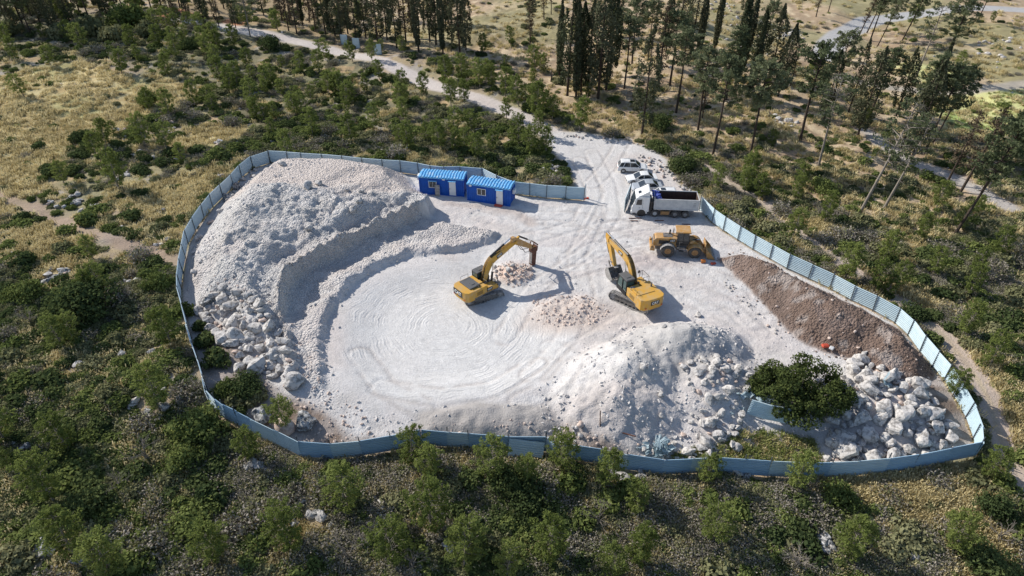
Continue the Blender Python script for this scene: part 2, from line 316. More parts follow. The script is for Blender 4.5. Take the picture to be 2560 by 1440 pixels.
# ------------------------------------------------------------------ object helpers
def setp(o, label=None, cat=None, group=None, kind=None):
    if label: o['label'] = label
    if cat: o['category'] = cat
    if group: o['group'] = group
    if kind: o['kind'] = kind
    return o
def thing(name, label, cat, loc=(0, 0, 0), rz=0, group=None, link=True):
    o = bpy.data.objects.new(name, None); o.empty_display_size = .3
    if link: COL.objects.link(o)
    o.location = loc; o.rotation_euler = (0, 0, rz); return setp(o, label, cat, group)
def meshobj(name, me, m=None, parent=None, label=None):
    if m is not None and len(me.materials) == 0: me.materials.append(m)
    o = bpy.data.objects.new(name, me); COL.objects.link(o)
    if parent is not None: o.parent = parent
    if label: o['label'] = label
    return o
def copy_tree(o, parent=None):
    c = o.copy(); COL.objects.link(c); c.parent = parent
    for ch in o.children: copy_tree(ch, c)
    return c
class MB:
    def __init__(s): s.bm = bmesh.new()
    def _merge(s, b2, mtx=None):
        if mtx is not None: b2.transform(mtx)
        me = bpy.data.meshes.new('tmp'); b2.to_mesh(me); b2.free(); s.bm.from_mesh(me); bpy.data.meshes.remove(me); return s
    def box(s, c, d, rot=(0, 0, 0), bev=0.0, taper=None):
        b = bmesh.new(); bmesh.ops.create_cube(b, size=1)
        for v in b.verts:
            v.co = Vector((v.co.x * d[0], v.co.y * d[1], v.co.z * d[2]))
            if taper and v.co.z > 0: v.co.x *= taper[0]; v.co.y *= taper[1]
        if bev: bmesh.ops.bevel(b, geom=b.edges[:], offset=bev, segments=2, affect='EDGES', profile=.6)
        return s._merge(b, Matrix.Translation(c) @ Euler(rot).to_matrix().to_4x4())
    def prism(s, poly, y0, y1, bev=0.0, mtx=None, tap=None):     # poly in XZ, extruded along Y
        b = bmesh.new(); v0 = [b.verts.new((x, y0, z)) for x, z in poly]; v1 = [b.verts.new((x, y1, z)) for x, z in poly]
        n = len(poly); b.faces.new(v0); b.faces.new(v1[::-1])
        for i in range(n): b.faces.new((v0[i], v1[i], v1[(i + 1) % n], v0[(i + 1) % n])).normal_flip
        bmesh.ops.recalc_face_normals(b, faces=b.faces[:])
        if bev: bmesh.ops.bevel(b, geom=b.edges[:], offset=bev, segments=2, affect='EDGES', profile=.6)
        return s._merge(b, mtx)
    def cyl(s, p0, p1, r, r2=None, seg=12, cap=True):
        p0 = Vector(p0); p1 = Vector(p1); d = p1 - p0; b = bmesh.new()
        bmesh.ops.create_cone(b, cap_ends=cap, segments=seg, radius1=r, radius2=r if r2 is None else r2, depth=d.length)
        return s._merge(b, Matrix.Translation((p0 + p1) / 2) @ d.to_track_quat('Z', 'Y').to_matrix().to_4x4())
    def tube(s, pts, r, seg=6):
        for a, b in zip(pts[:-1], pts[1:]): s.cyl(a, b, r, seg=seg)
        return s
    def quad(s, a, b, c, d):
        s.bm.faces.new([s.bm.verts.new(p) for p in (a, b, c, d)]); return s
    def build(s, name, m, parent=None, label=None, smooth=False, mesh_only=False):
        me = bpy.data.meshes.new(name); s.bm.to_mesh(me); s.bm.free()
        if smooth:
            for p in me.polygons: p.use_smooth = True
        me.materials.append(m)
        return me if mesh_only else meshobj(name, me, None, parent, label)
def text_mesh(txt, size, m, parent, loc, rot, name='lettering', thick=.012, bold=.02, sx=1.0):
    c = bpy.data.curves.new('t', 'FONT'); c.body = txt; c.size = size; c.extrude = thick; c.offset = bold * size; c.align_x = 'CENTER'; c.align_y = 'CENTER'; c.resolution_u = 3
    o = bpy.data.objects.new('t', c); COL.objects.link(o); bpy.context.view_layer.update()
    dg = bpy.context.evaluated_depsgraph_get(); me = bpy.data.meshes.new_from_object(o.evaluated_get(dg)); bpy.data.objects.remove(o); bpy.data.curves.remove(c)
    me.materials.clear(); me.materials.append(m); t = meshobj(name, me, None, parent); t.location = loc; t.rotation_euler = rot; t.scale = (sx, 1, 1); return t

# ------------------------------------------------------------------ ground sheet
def build_ground():
    ny, nx = GX.shape; X, Y, Z = GX.ravel(), GY.ravel(), GZ.ravel()
    co = np.stack([X, Y, Z], 1).astype(np.float32)
    i = np.arange(nx - 1); j = np.arange(ny - 1); I, J = np.meshgrid(i, j); a = (J * nx + I).ravel()
    f = np.stack([a, a + 1, a + nx + 1, a + nx], 1).astype(np.int32)
    me = bpy.data.meshes.new('ground'); me.vertices.add(len(co)); me.vertices.foreach_set('co', co.ravel())
    me.loops.add(f.size); me.loops.foreach_set('vertex_index', f.ravel()); me.polygons.add(len(f)); me.polygons.foreach_set('loop_start', np.arange(0, f.size, 4, dtype=np.int32))
    me.update(); me.polygons.foreach_set('use_smooth', np.ones(len(f), bool))
    def mixc(c, col, k): k = np.clip(k, 0, 1)[:, None]; return c * (1 - k) + np.array(col)[None, :] * k
    wobx = (fbm(X, Y, 3, 3, 101) - .5) * 2.5
    n1 = fbm(X, Y, 9, 4, 102); n2 = fbm(X, Y, 1.5, 4, 103); n3 = fbm(X, Y, 25, 3, 104)
    c = np.tile(np.array([.35, .28, .20]), (len(X), 1))
    c = mixc(c, (.42, .33, .20), sst(.45, .62, n2)); c = mixc(c, (.25, .24, .13), sst(.5, .68, n1) * .7)
    ug = sdp(X, Y, W([(0, 60), (500, 60), (760, 110), (1000, 180), (1360, 330), (1440, 460), (1200, 400), (660, 370), (560, 300), (420, 190), (180, 165), (-60, 220)])); c = mixc(c, (.20, .19, .11), sst(-2, 3, ug + wobx) * .75)
    ug = sdp(X, Y, W([(1750, 430), (2000, 560), (2250, 700), (2500, 900), (2640, 900), (2640, 620), (2250, 560), (1950, 470)])); c = mixc(c, (.25, .22, .125), sst(-2, 3, ug + wobx) * .6)
    c = mixc(c, (.52, .36, .20), sst(.64, .72, fbm(X, Y, 4, 3, 115)) * .7)
    c = mixc(c, (.40, .36, .32), sst(.66, .74, fbm(X, Y, 3, 4, 105)) * .8)
    k = sst(-1, 3, sdp(X, Y, FOREST) + wobx * 2); fl = np.tile(np.array([.46, .345, .225]), (len(X), 1))
    fl = mixc(fl, (.36, .26, .17), sst(.45, .65, n1)); fl = mixc(fl, (.60, .48, .32), sst(.5, .7, n2)); fl = mixc(fl, (.26, .25, .12), sst(.55, .7, n3) * .7)
    c = c * (1 - k[:, None]) + fl * k[:, None]
    c = mixc(c, (.36, .27, .16), sst(-1, 3, sdp(X, Y, FORESTL)))
    for g in GRASSL:
        k = sst(-1.5, 1.5, sdp(X, Y, g) + wobx); gg = np.tile(np.array([.62, .52, .28]), (len(X), 1)); gg = mixc(gg, (.44, .33, .16), sst(.42, .6, n2)); gg = mixc(gg, (.36, .35, .15), sst(.5, .7, n1) * .6)
        c = c * (1 - k[:, None]) + gg * k[:, None]
    for g in FIELD:
        k = sst(-1.5, 2.5, sdp(X, Y, g) + wobx); gg = np.tile(np.array([.58, .57, .26]), (len(X), 1)); gg = mixc(gg, (.34, .42, .14), sst(.42, .6, n1))
        c = c * (1 - k[:, None]) + gg * k[:, None]
    for g in BARE: c = mixc(c, (.36, .28, .23), sst(-2, 2, sdp(X, Y, g) + wobx))
    c = mixc(c, (.36, .27, .21), sst(1.6, .6, pdist(X, Y, PATHL) + wobx * .5) * .8)
    for pth, wd, cc in ((TRACK, 1.4, (.50, .41, .34)), (PATHR, 1.4, (.42, .37, .30)), (PATHR2, 1.2, (.46, .42, .38))):
        d = pdist(X, Y, pth); kk = sst(wd + .5, wd - .4, d + wobx * .3)
        if pth is TRACK: kk = kk * (1 - .45 * sst(.45, .1, d + wobx * .1))
        c = mixc(c, cc, kk)
    c = mixc(c, (.44, .43, .42), sst(3.2, 2.6, pdist(X, Y, PAVED)))
    ch = np.tile(np.array([.615, .59, .57]), (len(X), 1)); ch = mixc(ch, (.59, .52, .48), sst(.52, .72, n1) * .6); ch = mixc(ch, (.52, .49, .46), sst(.5, .75, n2) * .5)
    ch = mixc(ch, (.66, .635, .615), sst(.5, .7, fbm(X, Y, 5, 3, 108)) * .6)
    rd = pdist(X, Y, ROAD); c = c * (1 - sst(2.2, 1.4, rd + wobx * .3)[:, None]) + mixc(ch, (.55, .47, .42), np.full(len(X), .6)) * sst(2.2, 1.4, rd + wobx * .3)[:, None]
    sp = sdp(X, Y, SITE); pk = sdp(X, Y, PARK); k = np.maximum(sst(.1, .3, sp), sst(-.6, .5, pk + wobx * .35))[:, None]
    c = c * (1 - k) + ch * k
    hA = sdp(X, Y, HEAPA); kA = sst(0, 1, hA)
    c = mixc(c, (.47, .465, .455), kA * sst(.42, .62, fbm(X, Y, 2.5, 4, 110)) * .45)
    c = mixc(c, (.66, .57, .51), kA * sst(P(0, 500, 3)[1], P(0, 455, 3)[1], Y + (fbm(X, Y, 5, 2, 47) - .5) * 6) * .75)
    fr = sdp(X, Y, FLOOR); c = mixc(c, (.64, .625, .605), sst(0, 2, fr) * .8)
    dcut = pdist(X, Y, CUT); c = mixc(c, (.56, .50, .45), sst(1.3, .5, dcut) * kA * .8)
    for g in INSOIL: c = mixc(c, (.23, .175, .14), sst(-.8, .6, sdp(X, Y, g) + wobx * .5) * (.72 + .28 * sst(.4, .6, n2)) * sst(.1, .3, sp))
    for ln in RUTS: q = pdist(X, Y, ln) + (fbm(X, Y, 2.5, 2, 91) - .5) * .25; c = mixc(c, (.50, .465, .44), sst(.36, .12, np.abs(q - 1.1)) * sst(.3, .6, fbm(X, Y, 1.1, 3, 92)) * .7)
    c = mixc(c, (.56, .51, .485), sst(.50, .66, fbm(X * .5, Y * 1.6, 3.2, 4, 93)) * .6 * sst(.1, .3, sp) * (1 - kA) * sst(1, -1, fr))
    c = mixc(c, (.20, .19, .09), sst(-.8, .6, sdp(X, Y, INSOIL[0]) + wobx * .5) * sst(.48, .6, n1) * .7)
    c = mixc(c, (.36, .335, .315), sst(-.4, .6, sdp(X, Y, GREYBANK) + wobx * .3) * .9)
    cb = sdp(X, Y, HEAPC) + (fbm(X, Y, 2.4, 3, 71) - .5) * 1.4
    br = mixc(np.tile(np.array([.195, .138, .110]), (len(X), 1)), (.25, .185, .155), sst(.45, .65, n2)); br = mixc(br, (.155, .115, .095), sst(.5, .68, n1) * .7); br = mixc(br, (.42, .37, .34), sst(.62, .74, fbm(X, Y, 1.2, 3, 116)) * .6); k = (sst(-.3, .2, cb + wobx * .1) * sst(.05, .2, sp))[:, None]
    c = c * (1 - k) + br * k
    # grey-fresh spoil of heap B, brown crumbs on its right flank
    bx, by = P(1690, 880, 1.0); rB = np.hypot((X - bx) / 7.5, (Y - by) / 5); c = mixc(c, (.43, .415, .40), sst(1.1, .5, rB + wobx * .12) * .85)
    x, y = P(1560, 1030); rB = np.hypot((X - x) / 6, (Y - y) / 3.5); c = mixc(c, (.50, .45, .42), sst(1.2, .4, rB + wobx * .1) * .8)
    x, y = BRK; rB = np.hypot((X - x) / 2.4, (Y - y) / 2.2); c = mixc(c, (.62, .46, .37), sst(1.1, .5, rB) * .85)
    x, y = P(1420, 790); rB = np.hypot((X - x) / 5.5, (Y - y) / 3.2); c = mixc(c, (.60, .50, .43), sst(1.2, .4, rB + wobx * .1) * .8)
    x, y = P(1640, 655); rB = np.hypot((X - x) / 6, (Y - y) / 2); c = mixc(c, (.46, .39, .37), sst(1.2, .3, rB + wobx * .25) * .6)
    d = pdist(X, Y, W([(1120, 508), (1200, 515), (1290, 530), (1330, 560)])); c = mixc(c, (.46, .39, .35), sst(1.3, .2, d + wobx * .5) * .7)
    d = pdist(X, Y, W([(420, 60), (450, 47), (520, 58), (600, 68)])); c = mixc(c, (.50, .22, .11), sst(2.2, .6, d + wobx * .3))
    d = pdist(X, Y, W([(440, 72), (560, 80), (640, 92)])); c = mixc(c, (.60, .56, .52), sst(1.8, .8, d + wobx * .5))
    col = me.color_attributes.new('tint', 'FLOAT_COLOR', 'POINT')
    rg = np.maximum(np.clip(kA + sst(0, .5, cb) + sst(0, 1, sdp(X, Y, BENCH)), 0, 1), .12 * (1 - sst(0, 1, sp) * sst(-1, 1, fr)))
    rgba = np.concatenate([c, rg[:, None]], 1).astype(np.float32); col.data.foreach_set('color', rgba.ravel())
    ra = me.attributes.new('ring', 'FLOAT', 'POINT'); ra.data.foreach_set('value', (sst(0, 1.5, fr) * 1.0).astype(np.float32))
    m = bpy.data.materials.new('ground'); m.use_nodes = True; n = m.node_tree.nodes; l = m.node_tree.links; b = n['Principled BSDF']; b.inputs['Roughness'].default_value = .95; b.inputs['Specular IOR Level'].default_value = .15
    at = n.new('ShaderNodeAttribute'); at.attribute_name = 'tint'; ar = n.new('ShaderNodeAttribute'); ar.attribute_name = 'ring'
    tc = n.new('ShaderNodeTexCoord')
    def nz(sc, det=5, rough=.6): x = n.new('ShaderNodeTexNoise'); x.inputs['Scale'].default_value = sc; x.inputs['Detail'].default_value = det; x.inputs['Roughness'].default_value = rough; l.new(tc.outputs['Object'], x.inputs['Vector']); return x
    def mth(op, a, b_=None, c_=None, clamp=False):
        x = n.new('ShaderNodeMath'); x.operation = op; x.use_clamp = clamp
        for q, v in enumerate((a, b_, c_)):
            if v is None: continue
            if isinstance(v, (int, float)): x.inputs[q].default_value = v
            else: l.new(v, x.inputs[q])
        return x.outputs[0]
    n_a = nz(1.3, 7, .75); n_b = nz(7, 4, .6)
    fac = mth('MULTIPLY_ADD', n_a.outputs['Fac'], .62, .69); fac2 = mth('MULTIPLY_ADD', n_b.outputs['Fac'], .5, .75); ff = mth('MULTIPLY', fac, fac2)
    # tyre rings around the pit centre
    cx, cy = P(1110, 810, -.5); sub = n.new('ShaderNodeVectorMath'); sub.operation = 'SUBTRACT'; sub.inputs[1].default_value = (cx, cy, 0); l.new(tc.outputs['Object'], sub.inputs[0])
    sp_ = n.new('ShaderNodeSeparateXYZ'); l.new(sub.outputs[0], sp_.inputs[0])
    nd = nz(.22, 3); ex = mth('MULTIPLY', sp_.outputs[0], .98); r2 = mth('SQRT', mth('ADD', mth('MULTIPLY', ex, ex), mth('MULTIPLY', sp_.outputs[1], sp_.outputs[1])))
    rr = mth('ADD', r2, mth('MULTIPLY', nd.outputs['Fac'], 2.3)); s1 = mth('SINE', mth('MULTIPLY', rr, 8.3)); s2 = mth('SINE', mth('MULTIPLY', rr, 19.0))
    ringh = mth('ADD', mth('MULTIPLY', s1, .5), mth('MULTIPLY', s2, .4)); msk = nz(.35, 2); mk = mth('MULTIPLY', mth('MULTIPLY_ADD', msk.outputs['Fac'], 6, -2.6, True), ar.outputs['Fac'])
    ringh = mth('MULTIPLY', ringh, mk)
    ffr = mth('ADD', ff, mth('MULTIPLY', ringh, .055))
    mul = n.new('ShaderNodeVectorMath'); mul.operation = 'SCALE'; l.new(at.outputs['Color'], mul.inputs[0]); l.new(ffr, mul.inputs['Scale']); l.new(mul.outputs[0], b.inputs['Base Color'])
    vo = n.new('ShaderNodeTexVoronoi'); vo.inputs['Scale'].default_value = 4.2; l.new(tc.outputs['Object'], vo.inputs['Vector']); vo2 = n.new('ShaderNodeTexVoronoi'); vo2.inputs['Scale'].default_value = 9.0; l.new(tc.outputs['Object'], vo2.inputs['Vector'])
    stone = mth('ADD', mth('MULTIPLY', vo.outputs['Distance'], -.22), mth('MULTIPLY', vo2.outputs['Distance'], -.10)); stone = mth('MULTIPLY', stone, at.outputs['Alpha'])
    n_c = nz(3.1, 7, .72); hgt = mth('ADD', mth('ADD', stone, mth('MULTIPLY', ringh, .022)), mth('ADD', mth('MULTIPLY', n_c.outputs['Fac'], mth('MULTIPLY_ADD', at.outputs['Alpha'], .10, .04)), mth('ADD', mth('MULTIPLY', n_b.outputs['Fac'], .045), mth('MULTIPLY', nz(19, 3).outputs['Fac'], .022))))
    bp = n.new('ShaderNodeBump'); bp.inputs['Strength'].default_value = 1.0; bp.inputs['Distance'].default_value = 1.0; l.new(hgt, bp.inputs['Height']); l.new(bp.outputs[0], b.inputs['Normal'])
    me.materials.append(m)
    o = meshobj('ground', me); o['kind'] = 'structure'; return o
build_ground()
# ------------------------------------------------------------------ corrugated sheet fence
def sheet_mesh(m, ribs=9, h=FH, t=.012, name='sheet_panel'):
    pts = []; z = .0; dz = h / ribs
    for i in range(ribs):
        z0 = i * dz; pts += [(0, z0), (0, z0 + dz * .48), (.06, z0 + dz * .60), (.06, z0 + dz * .86)]
    pts.append((0, h)); back = [(y - t, z) for y, z in pts[::-1]]; poly = pts + back
    bm = bmesh.new(); v0 = [bm.verts.new((0, y, z)) for y, z in poly]; v1 = [bm.verts.new((1, y, z)) for y, z in poly]; n = len(poly)
    for i in range(n): bm.faces.new((v0[i], v0[(i + 1) % n], v1[(i + 1) % n], v1[i]))
    bmesh.ops.recalc_face_normals(bm, faces=bm.faces[:])
    me = bpy.data.meshes.new(name); bm.to_mesh(me); bm.free(); me.materials.append(m); return me
SHEETS = [sheet_mesh(M['fence']), sheet_mesh(M['fence2']), sheet_mesh(M['fence_shade'])]
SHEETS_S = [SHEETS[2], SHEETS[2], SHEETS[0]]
def post_mesh():
    b = MB(); b.box((0, 0, FH / 2 + .04), (.07, .07, FH + .28)); return b.build('post', M['post'], mesh_only=True)
POSTM = post_mesh()
def fence_z(x, y): return float(base(x, y))
def fence(name, label, pts, side, maxlen=2.6, ph=1.0, posts=True, sheets=None, jit=.035, lift=.08, seed=1):
    rd = random.Random(seed); root = thing(name, label, 'fence', (pts[0][0], pts[0][1], fence_z(*pts[0])))
    ro = Vector(root.location); q = []
    for (ax, ay), (bx, by) in zip(pts[:-1], pts[1:]):
        L = math.hypot(bx - ax, by - ay); n = max(1, round(L / maxlen))
        for i in range(n): q.append((ax + (bx - ax) * i / n, ay + (by - ay) * i / n))
    q.append(pts[-1]); zz = [fence_z(*p) + lift + rd.uniform(-jit, jit) for p in q]
    for i in range(len(q) - 1):
        (ax, ay), (bx, by) = q[i], q[i + 1]; L = math.hypot(bx - ax, by - ay); an = math.atan2(by - ay, bx - ax)
        o = meshobj('sheet_panel', rd.choice(sheets or SHEETS[:2]), None, root); o.location = Vector((ax, ay, zz[i])) - ro
        if rd.random() < .35: o.location.z += rd.uniform(-.05, .07)
        o.rotation_euler = (rd.uniform(-.018, .018), -math.atan2(zz[i + 1] - zz[i], L), an + rd.uniform(-.008, .008)); o.scale = (L * 1.012, side, 1)
    if posts:
        for i, (x, y) in enumerate(q):
            j = min(i, len(q) - 2); an = math.atan2(q[j + 1][1] - q[j][1], q[j + 1][0] - q[j][0]); o = meshobj('post', POSTM, None, root)
            nx, ny = -math.sin(an) * .09 * side, math.cos(an) * .09 * side
            o.location = Vector((x + nx, y + ny, zz[i] - .1)) - ro; o.rotation_euler = (rd.uniform(-.03, .03), rd.uniform(-.04, .04), an); o.scale.z = ph * rd.uniform(.97, 1.12)
    return root
# polylines run clockwise seen from above when going E... side = +1 puts posts to the left of travel
fence('sheet_fence', 'short pale blue corrugated fence between the right hand blue cabin and the site entrance', F_N2, 1, seed=2, jit=.02, sheets=SHEETS[:1])
fence('sheet_fence', 'long blue-grey corrugated fence behind the rubble heap and the blue cabins', F_N, 1, seed=3, sheets=SHEETS[:1])
fence('sheet_fence', 'curving blue-grey corrugated fence round the left side of the white rubble heap', F_W, 1, seed=4, sheets=[SHEETS[0], SHEETS[0], SHEETS[1]])
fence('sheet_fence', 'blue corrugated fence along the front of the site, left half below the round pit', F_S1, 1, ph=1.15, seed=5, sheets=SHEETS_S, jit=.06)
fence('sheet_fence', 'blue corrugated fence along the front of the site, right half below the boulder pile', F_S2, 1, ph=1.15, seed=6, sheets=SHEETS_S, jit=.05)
fence('sheet_fence', 'pale blue corrugated fence with dark posts curving beside the brown soil heap', F_E, 1, seed=7)

def crumple(label, px, py, size, n, seed, name='crumpled_sheet_metal'):
    # a heap of bent corrugated sheets, each sheet a part
    rd = random.Random(seed); g = G(px, py); root = thing(name, label, 'scrap metal', g)
    for k in range(n):
        L = size * rd.uniform(.6, 1.1); Wd = size * rd.uniform(.16, .36); nx, ny = 14, 9; bm = bmesh.new(); vs_ = []
        f1 = rd.uniform(.25, .45); f2 = rd.uniform(.6, .8); a1 = rd.uniform(-1.6, 1.6); a2 = rd.uniform(-1.8, 1.8)
        for i in range(nx + 1):
            u = i / nx; row = []
            for j in range(ny + 1):
                v = j / ny; x = (u - .5) * L; z = 0.0
                if u > f1: z += (u - f1) * L * math.sin(a1) * .7; x -= (u - f1) * L * (1 - math.cos(a1)) * .7
                if u > f2 + .1 * v: z += (u - f2) * L * math.sin(a2); x -= (u - f2) * L * (1 - math.cos(a2)) * .8
                y = (v - .5) * Wd; z += .02 * (j % 2) + .16 * size * (mnoise.noise(Vector((u * 3 + seed, v * 2.2, k))))
                row.append(bm.verts.new((x, y, z + .12)))
            vs_.append(row)
        for i in range(nx):
            for j in range(ny): bm.faces.new((vs_[i][j], vs_[i + 1][j], vs_[i + 1][j + 1], vs_[i][j + 1]))
        bmesh.ops.solidify(bm, geom=bm.faces[:], thickness=.012)
        me = bpy.data.meshes.new('bent_sheet'); bm.to_mesh(me); bm.free(); me.materials.append(M['fence2'])
        o = meshobj('bent_sheet', me, None, root); o.location = (rd.uniform(-.6, .6) * size, rd.uniform(-.28, .28) * size, rd.uniform(.2, .75) * size * .3)
        o.rotation_euler = (rd.uniform(-.4, .4), rd.uniform(-.3, .3), rd.uniform(0, 6.28))
    return root
crumple('heap of crumpled pale blue sheets lying just inside the front fence', 1640, 1134, 2.4, 10, 3)
crumple('torn pale blue sheets folded up to the left of the large dark carob tree', 1868, 1000, 2.2, 4, 8)
crumple('small bent pale blue sheet below the broken fence piece', 1862, 1042, 1.6, 2, 12)
crumple('crushed blue sheet half buried in white stones right of the carob tree top', 2180, 962, 1.7, 2, 15)
q = top_line([(1876, 1008), (1925, 1022), (1975, 1032), (2010, 1022)]); q = [(x, y + .2) for x, y in q]
fence('broken_fence_piece', 'broken piece of pale blue corrugated fence standing under the carob tree', q, -1, seed=9, posts=False, sheets=[SHEETS[1]], lift=.25)
def loose_sheet(label, px, py, L, rot, m=1):
    g = G(px, py); r = thing('loose_sheet', label, 'metal sheet', g); o = meshobj('sheet_panel', SHEETS[m], None, r); o.scale = (L, 1, 1); o.rotation_euler = rot; o.location = (-L / 2, 0, .15); return r
loose_sheet('pale blue sheet leaning loose against the outside of the front fence between young pines', 1312, 1150, 2.9, (R(-25), R(5), R(-4)))
for a, b, l in ((862, 112, 'leftmost of the three pale panels standing under dark trees beside the chalk road'), (892, 121, 'middle of the three pale panels standing under dark trees beside the chalk road'), (946, 137, 'rightmost of the three pale panels standing under dark trees beside the chalk road')):
    g = G(a, b); r = thing('sheet_hoarding', l, 'panel', g); o = meshobj('sheet_panel', SHEETS[1], None, r); o.scale = (1.5, 1, 1.15); o.location = (-.75, 0, 0); o.rotation_euler = (0, 0, R(-6))
    p = meshobj('post', POSTM, None, r); p.location = (-.75, -.06, 0); p = meshobj('post', POSTM, None, r); p.location = (.75, -.2, 0)

# ------------------------------------------------------------------ site cabins
def cabin(label, pl, pr, depth, h, doorx, winx, winw, bars, extra):
    a = Vector((*P(*pl, .15), 0)); b = Vector((*P(*pr, .15), 0)); L = (b - a).length; an = math.atan2(b.y - a.y, b.x - a.x); z = min(hz(a.x, a.y), hz(b.x, b.y)) - .02
    root = thing('site_cabin', label, 'cabin', (a.x, a.y, z), an)
    def corr(p0, p1, name):                                # vertical corrugation in plan
        d = Vector(p1) - Vector(p0); Lw = d.length; n = int(Lw / .26); ux, uy = d.x / Lw, d.y / Lw; nx, ny = uy, -ux; bm = bmesh.new(); pts = []
        for i in range(n):
            s = Lw / n
            for f, off in ((0, 0), (.3, 0), (.42, -.04), (.82, -.04), (.94, 0)): pts.append((p0[0] + ux * (i + f) * s + nx * off, p0[1] + uy * (i + f) * s + ny * off))
        pts.append((p1[0], p1[1])); lo = [bm.verts.new((x, y, .14)) for x, y in pts]; hi = [bm.verts.new((x, y, h - .02)) for x, y in pts]
        for i in range(len(pts) - 1): bm.faces.new((lo[i], lo[i + 1], hi[i + 1], hi[i]))
        me = bpy.data.meshes.new(name); bm.to_mesh(me); bm.free(); meshobj(name, me, M['blue'], root)
    corr((0, 0), (L, 0), 'front_wall'); corr((L, 0), (L, depth), 'end_wall'); corr((L, depth), (0, depth), 'back_wall'); corr((0, depth), (0, 0), 'end_wall')
    f = MB()
    for x in (0, L):
        for y in (0, depth): f.box((x, y, h / 2), (.13, .13, h))
    f.box((L / 2, -.015, .08), (L, .12, .16)); f.box((L / 2, depth, .08), (L, .12, .16)); f.box((L / 2, depth / 2, .10), (L - .1, depth - .1, .06)); f.build('frame', M['blue'], root)
    r = MB(); n = int(L / .36); s = (L + .16) / n; bm = r.bm                    # roof ribs front to back
    yA, yB = -.10, depth + .10; zA, zB = h + .0, h + .16
    for i in range(n):
        x = -.08 + i * s; prof = [(x, 0), (x + s * .35, 0), (x + s * .46, .10), (x + s * .84, .10), (x + s, 0)]
        for (x0, q0), (x1, q1) in zip(prof[:-1], prof[1:]):
            ym = (yA + yB) / 2
            for (y0, z0, y1, z1) in ((yA, zA, ym, zB), (ym, zB, yB, zA)):
                bm.faces.new([bm.verts.new(p) for p in ((x0, y0, z0 + q0), (x1, y0, z0 + q1), (x1, y1, z1 + q1), (x0, y1, z1 + q0))])
    r.box((L / 2, yA + .02, h - .04), (L + .16, .05, .10)); r.box((L / 2, yB - .02, h - .04), (L + .16, .05, .10)); r.box((-.07, depth / 2, h - .02), (.04, depth + .16, .12)); r.box((L + .07, depth / 2, h - .02), (.04, depth + .16, .12))
    r.build('roof', M['roof_blue'], root)
    d = MB(); d.box((doorx, -.075, 1.15), (.86, .05, 2.0), bev=.01); dr = d.build('door', M['white'], root)
    MB().box((doorx - .34, -.12, 1.1), (.05, .06, .16)).build('handle', M['black'], dr)
    MB().box((doorx, -.2, 2.24), (1.0, .36, .05)).build('canopy', M['roof_blue'], root)
    wz = 1.55; fr = MB()
    for (cx, cz, w_, h_) in ((0, .44, winw, .06), (0, -.44, winw, .06), (-winw / 2, 0, .06, .94), (winw / 2, 0, .06, .94), (0, 0, .05, .9)): fr.box((winx + cx, -.07, wz + cz), (w_, .06, h_))
    wf = fr.build('window', M['white'], root); MB().box((winx, -.055, wz), (winw - .06, .02, .84)).build('pane', M['glass'], wf)
    if bars:
        for k in range(5): MB().box((winx - winw * .4 + k * winw * .2, -.115, wz), (.025, .025, .86)).build('bar', M['dusty_white'], wf)
        MB().box((winx, -.18, wz + .55), (winw + .1, .30, .04)).build('canopy', M['roof_blue'], root)
    extra(root, L); return root
def exA(r, L):
    MB().box((2.40, -.35, .86), (.62, .06, 1.55), rot=(R(-6), 0, R(4)), bev=.02).build('leaning_shutter', M['dusty_steel'], r)
    a = MB(); a.box((-.25, .9, 2.05), (.34, .8, .6), bev=.03); ac = a.build('air_conditioner', M['white'], r); MB().cyl((-.43, .9, 2.05), (-.40, .9, 2.05), .22, seg=14).build('fan_grille', M['black'], ac)
    MB().box((3.2, -.06, 2.32), (.34, .04, .17)).build('sign', M['white'], r)
def exB(r, L):
    MB().box((.42, -.06, 2.25), (.32, .04, .26)).build('sign', M['white'], r); MB().box((L - 1.45, -.35, .12), (1.0, .5, .10)).build('doorstep', M['red'], r)
    a = MB(); a.box((L + .25, 1.1, 1.7), (.3, .75, .55), bev=.03); a.build('air_conditioner', M['white'], r)
cabin('left blue site cabin with barred window, white door and leaning grey shutter', (1051, 481.5), (1160, 489), 2.1, 2.5, 4.35, 1.75, 1.0, True, exA)
cabin('right blue site cabin with two pane window and scratched ribs', (1169.5, 498), (1275, 513), 2.1, 2.45, 4.3, 1.9, 1.1, False, exB)

# ------------------------------------------------------------------ excavators
def wheel(parent, name, c, r, wd, rim, rimm, seg=20, axis='y'):
    x, y, z = c; prof = [(r * .86, -wd / 2), (r * .97, -wd / 2 * .92), (r, -wd / 2 * .6), (r, wd / 2 * .6), (r * .97, wd / 2 * .92), (r * .86, wd / 2)]
    b = MB(); bm = b.bm; rings = []
    prof2 = [(rim, -wd / 2 * .8)] + prof + [(rim, wd / 2 * .8)]
    for k in range(seg):
        a = 2 * math.pi * k / seg; rings.append([bm.verts.new((rr * math.cos(a), yy, rr * math.sin(a))) for rr, yy in prof2])
    for k in range(seg):
        A, B = rings[k], rings[(k + 1) % seg]
        for i in range(len(prof2) - 1): bm.faces.new((A[i], A[i + 1], B[i + 1], B[i]))
    bmesh.ops.recalc_face_normals(bm, faces=bm.faces[:])
    t = b.build(name, M['rubber'], parent, smooth=True); t.location = c
    q = MB(); q.cyl((0, -wd / 2 * .7, 0), (0, wd / 2 * .7, 0), rim * 1.0, seg=18); s = 1
    q.cyl((0, -wd / 2 * .95, 0), (0, wd / 2 * .95, 0), rim * .35, seg=10)
    q.build('rim', rimm, t); return t
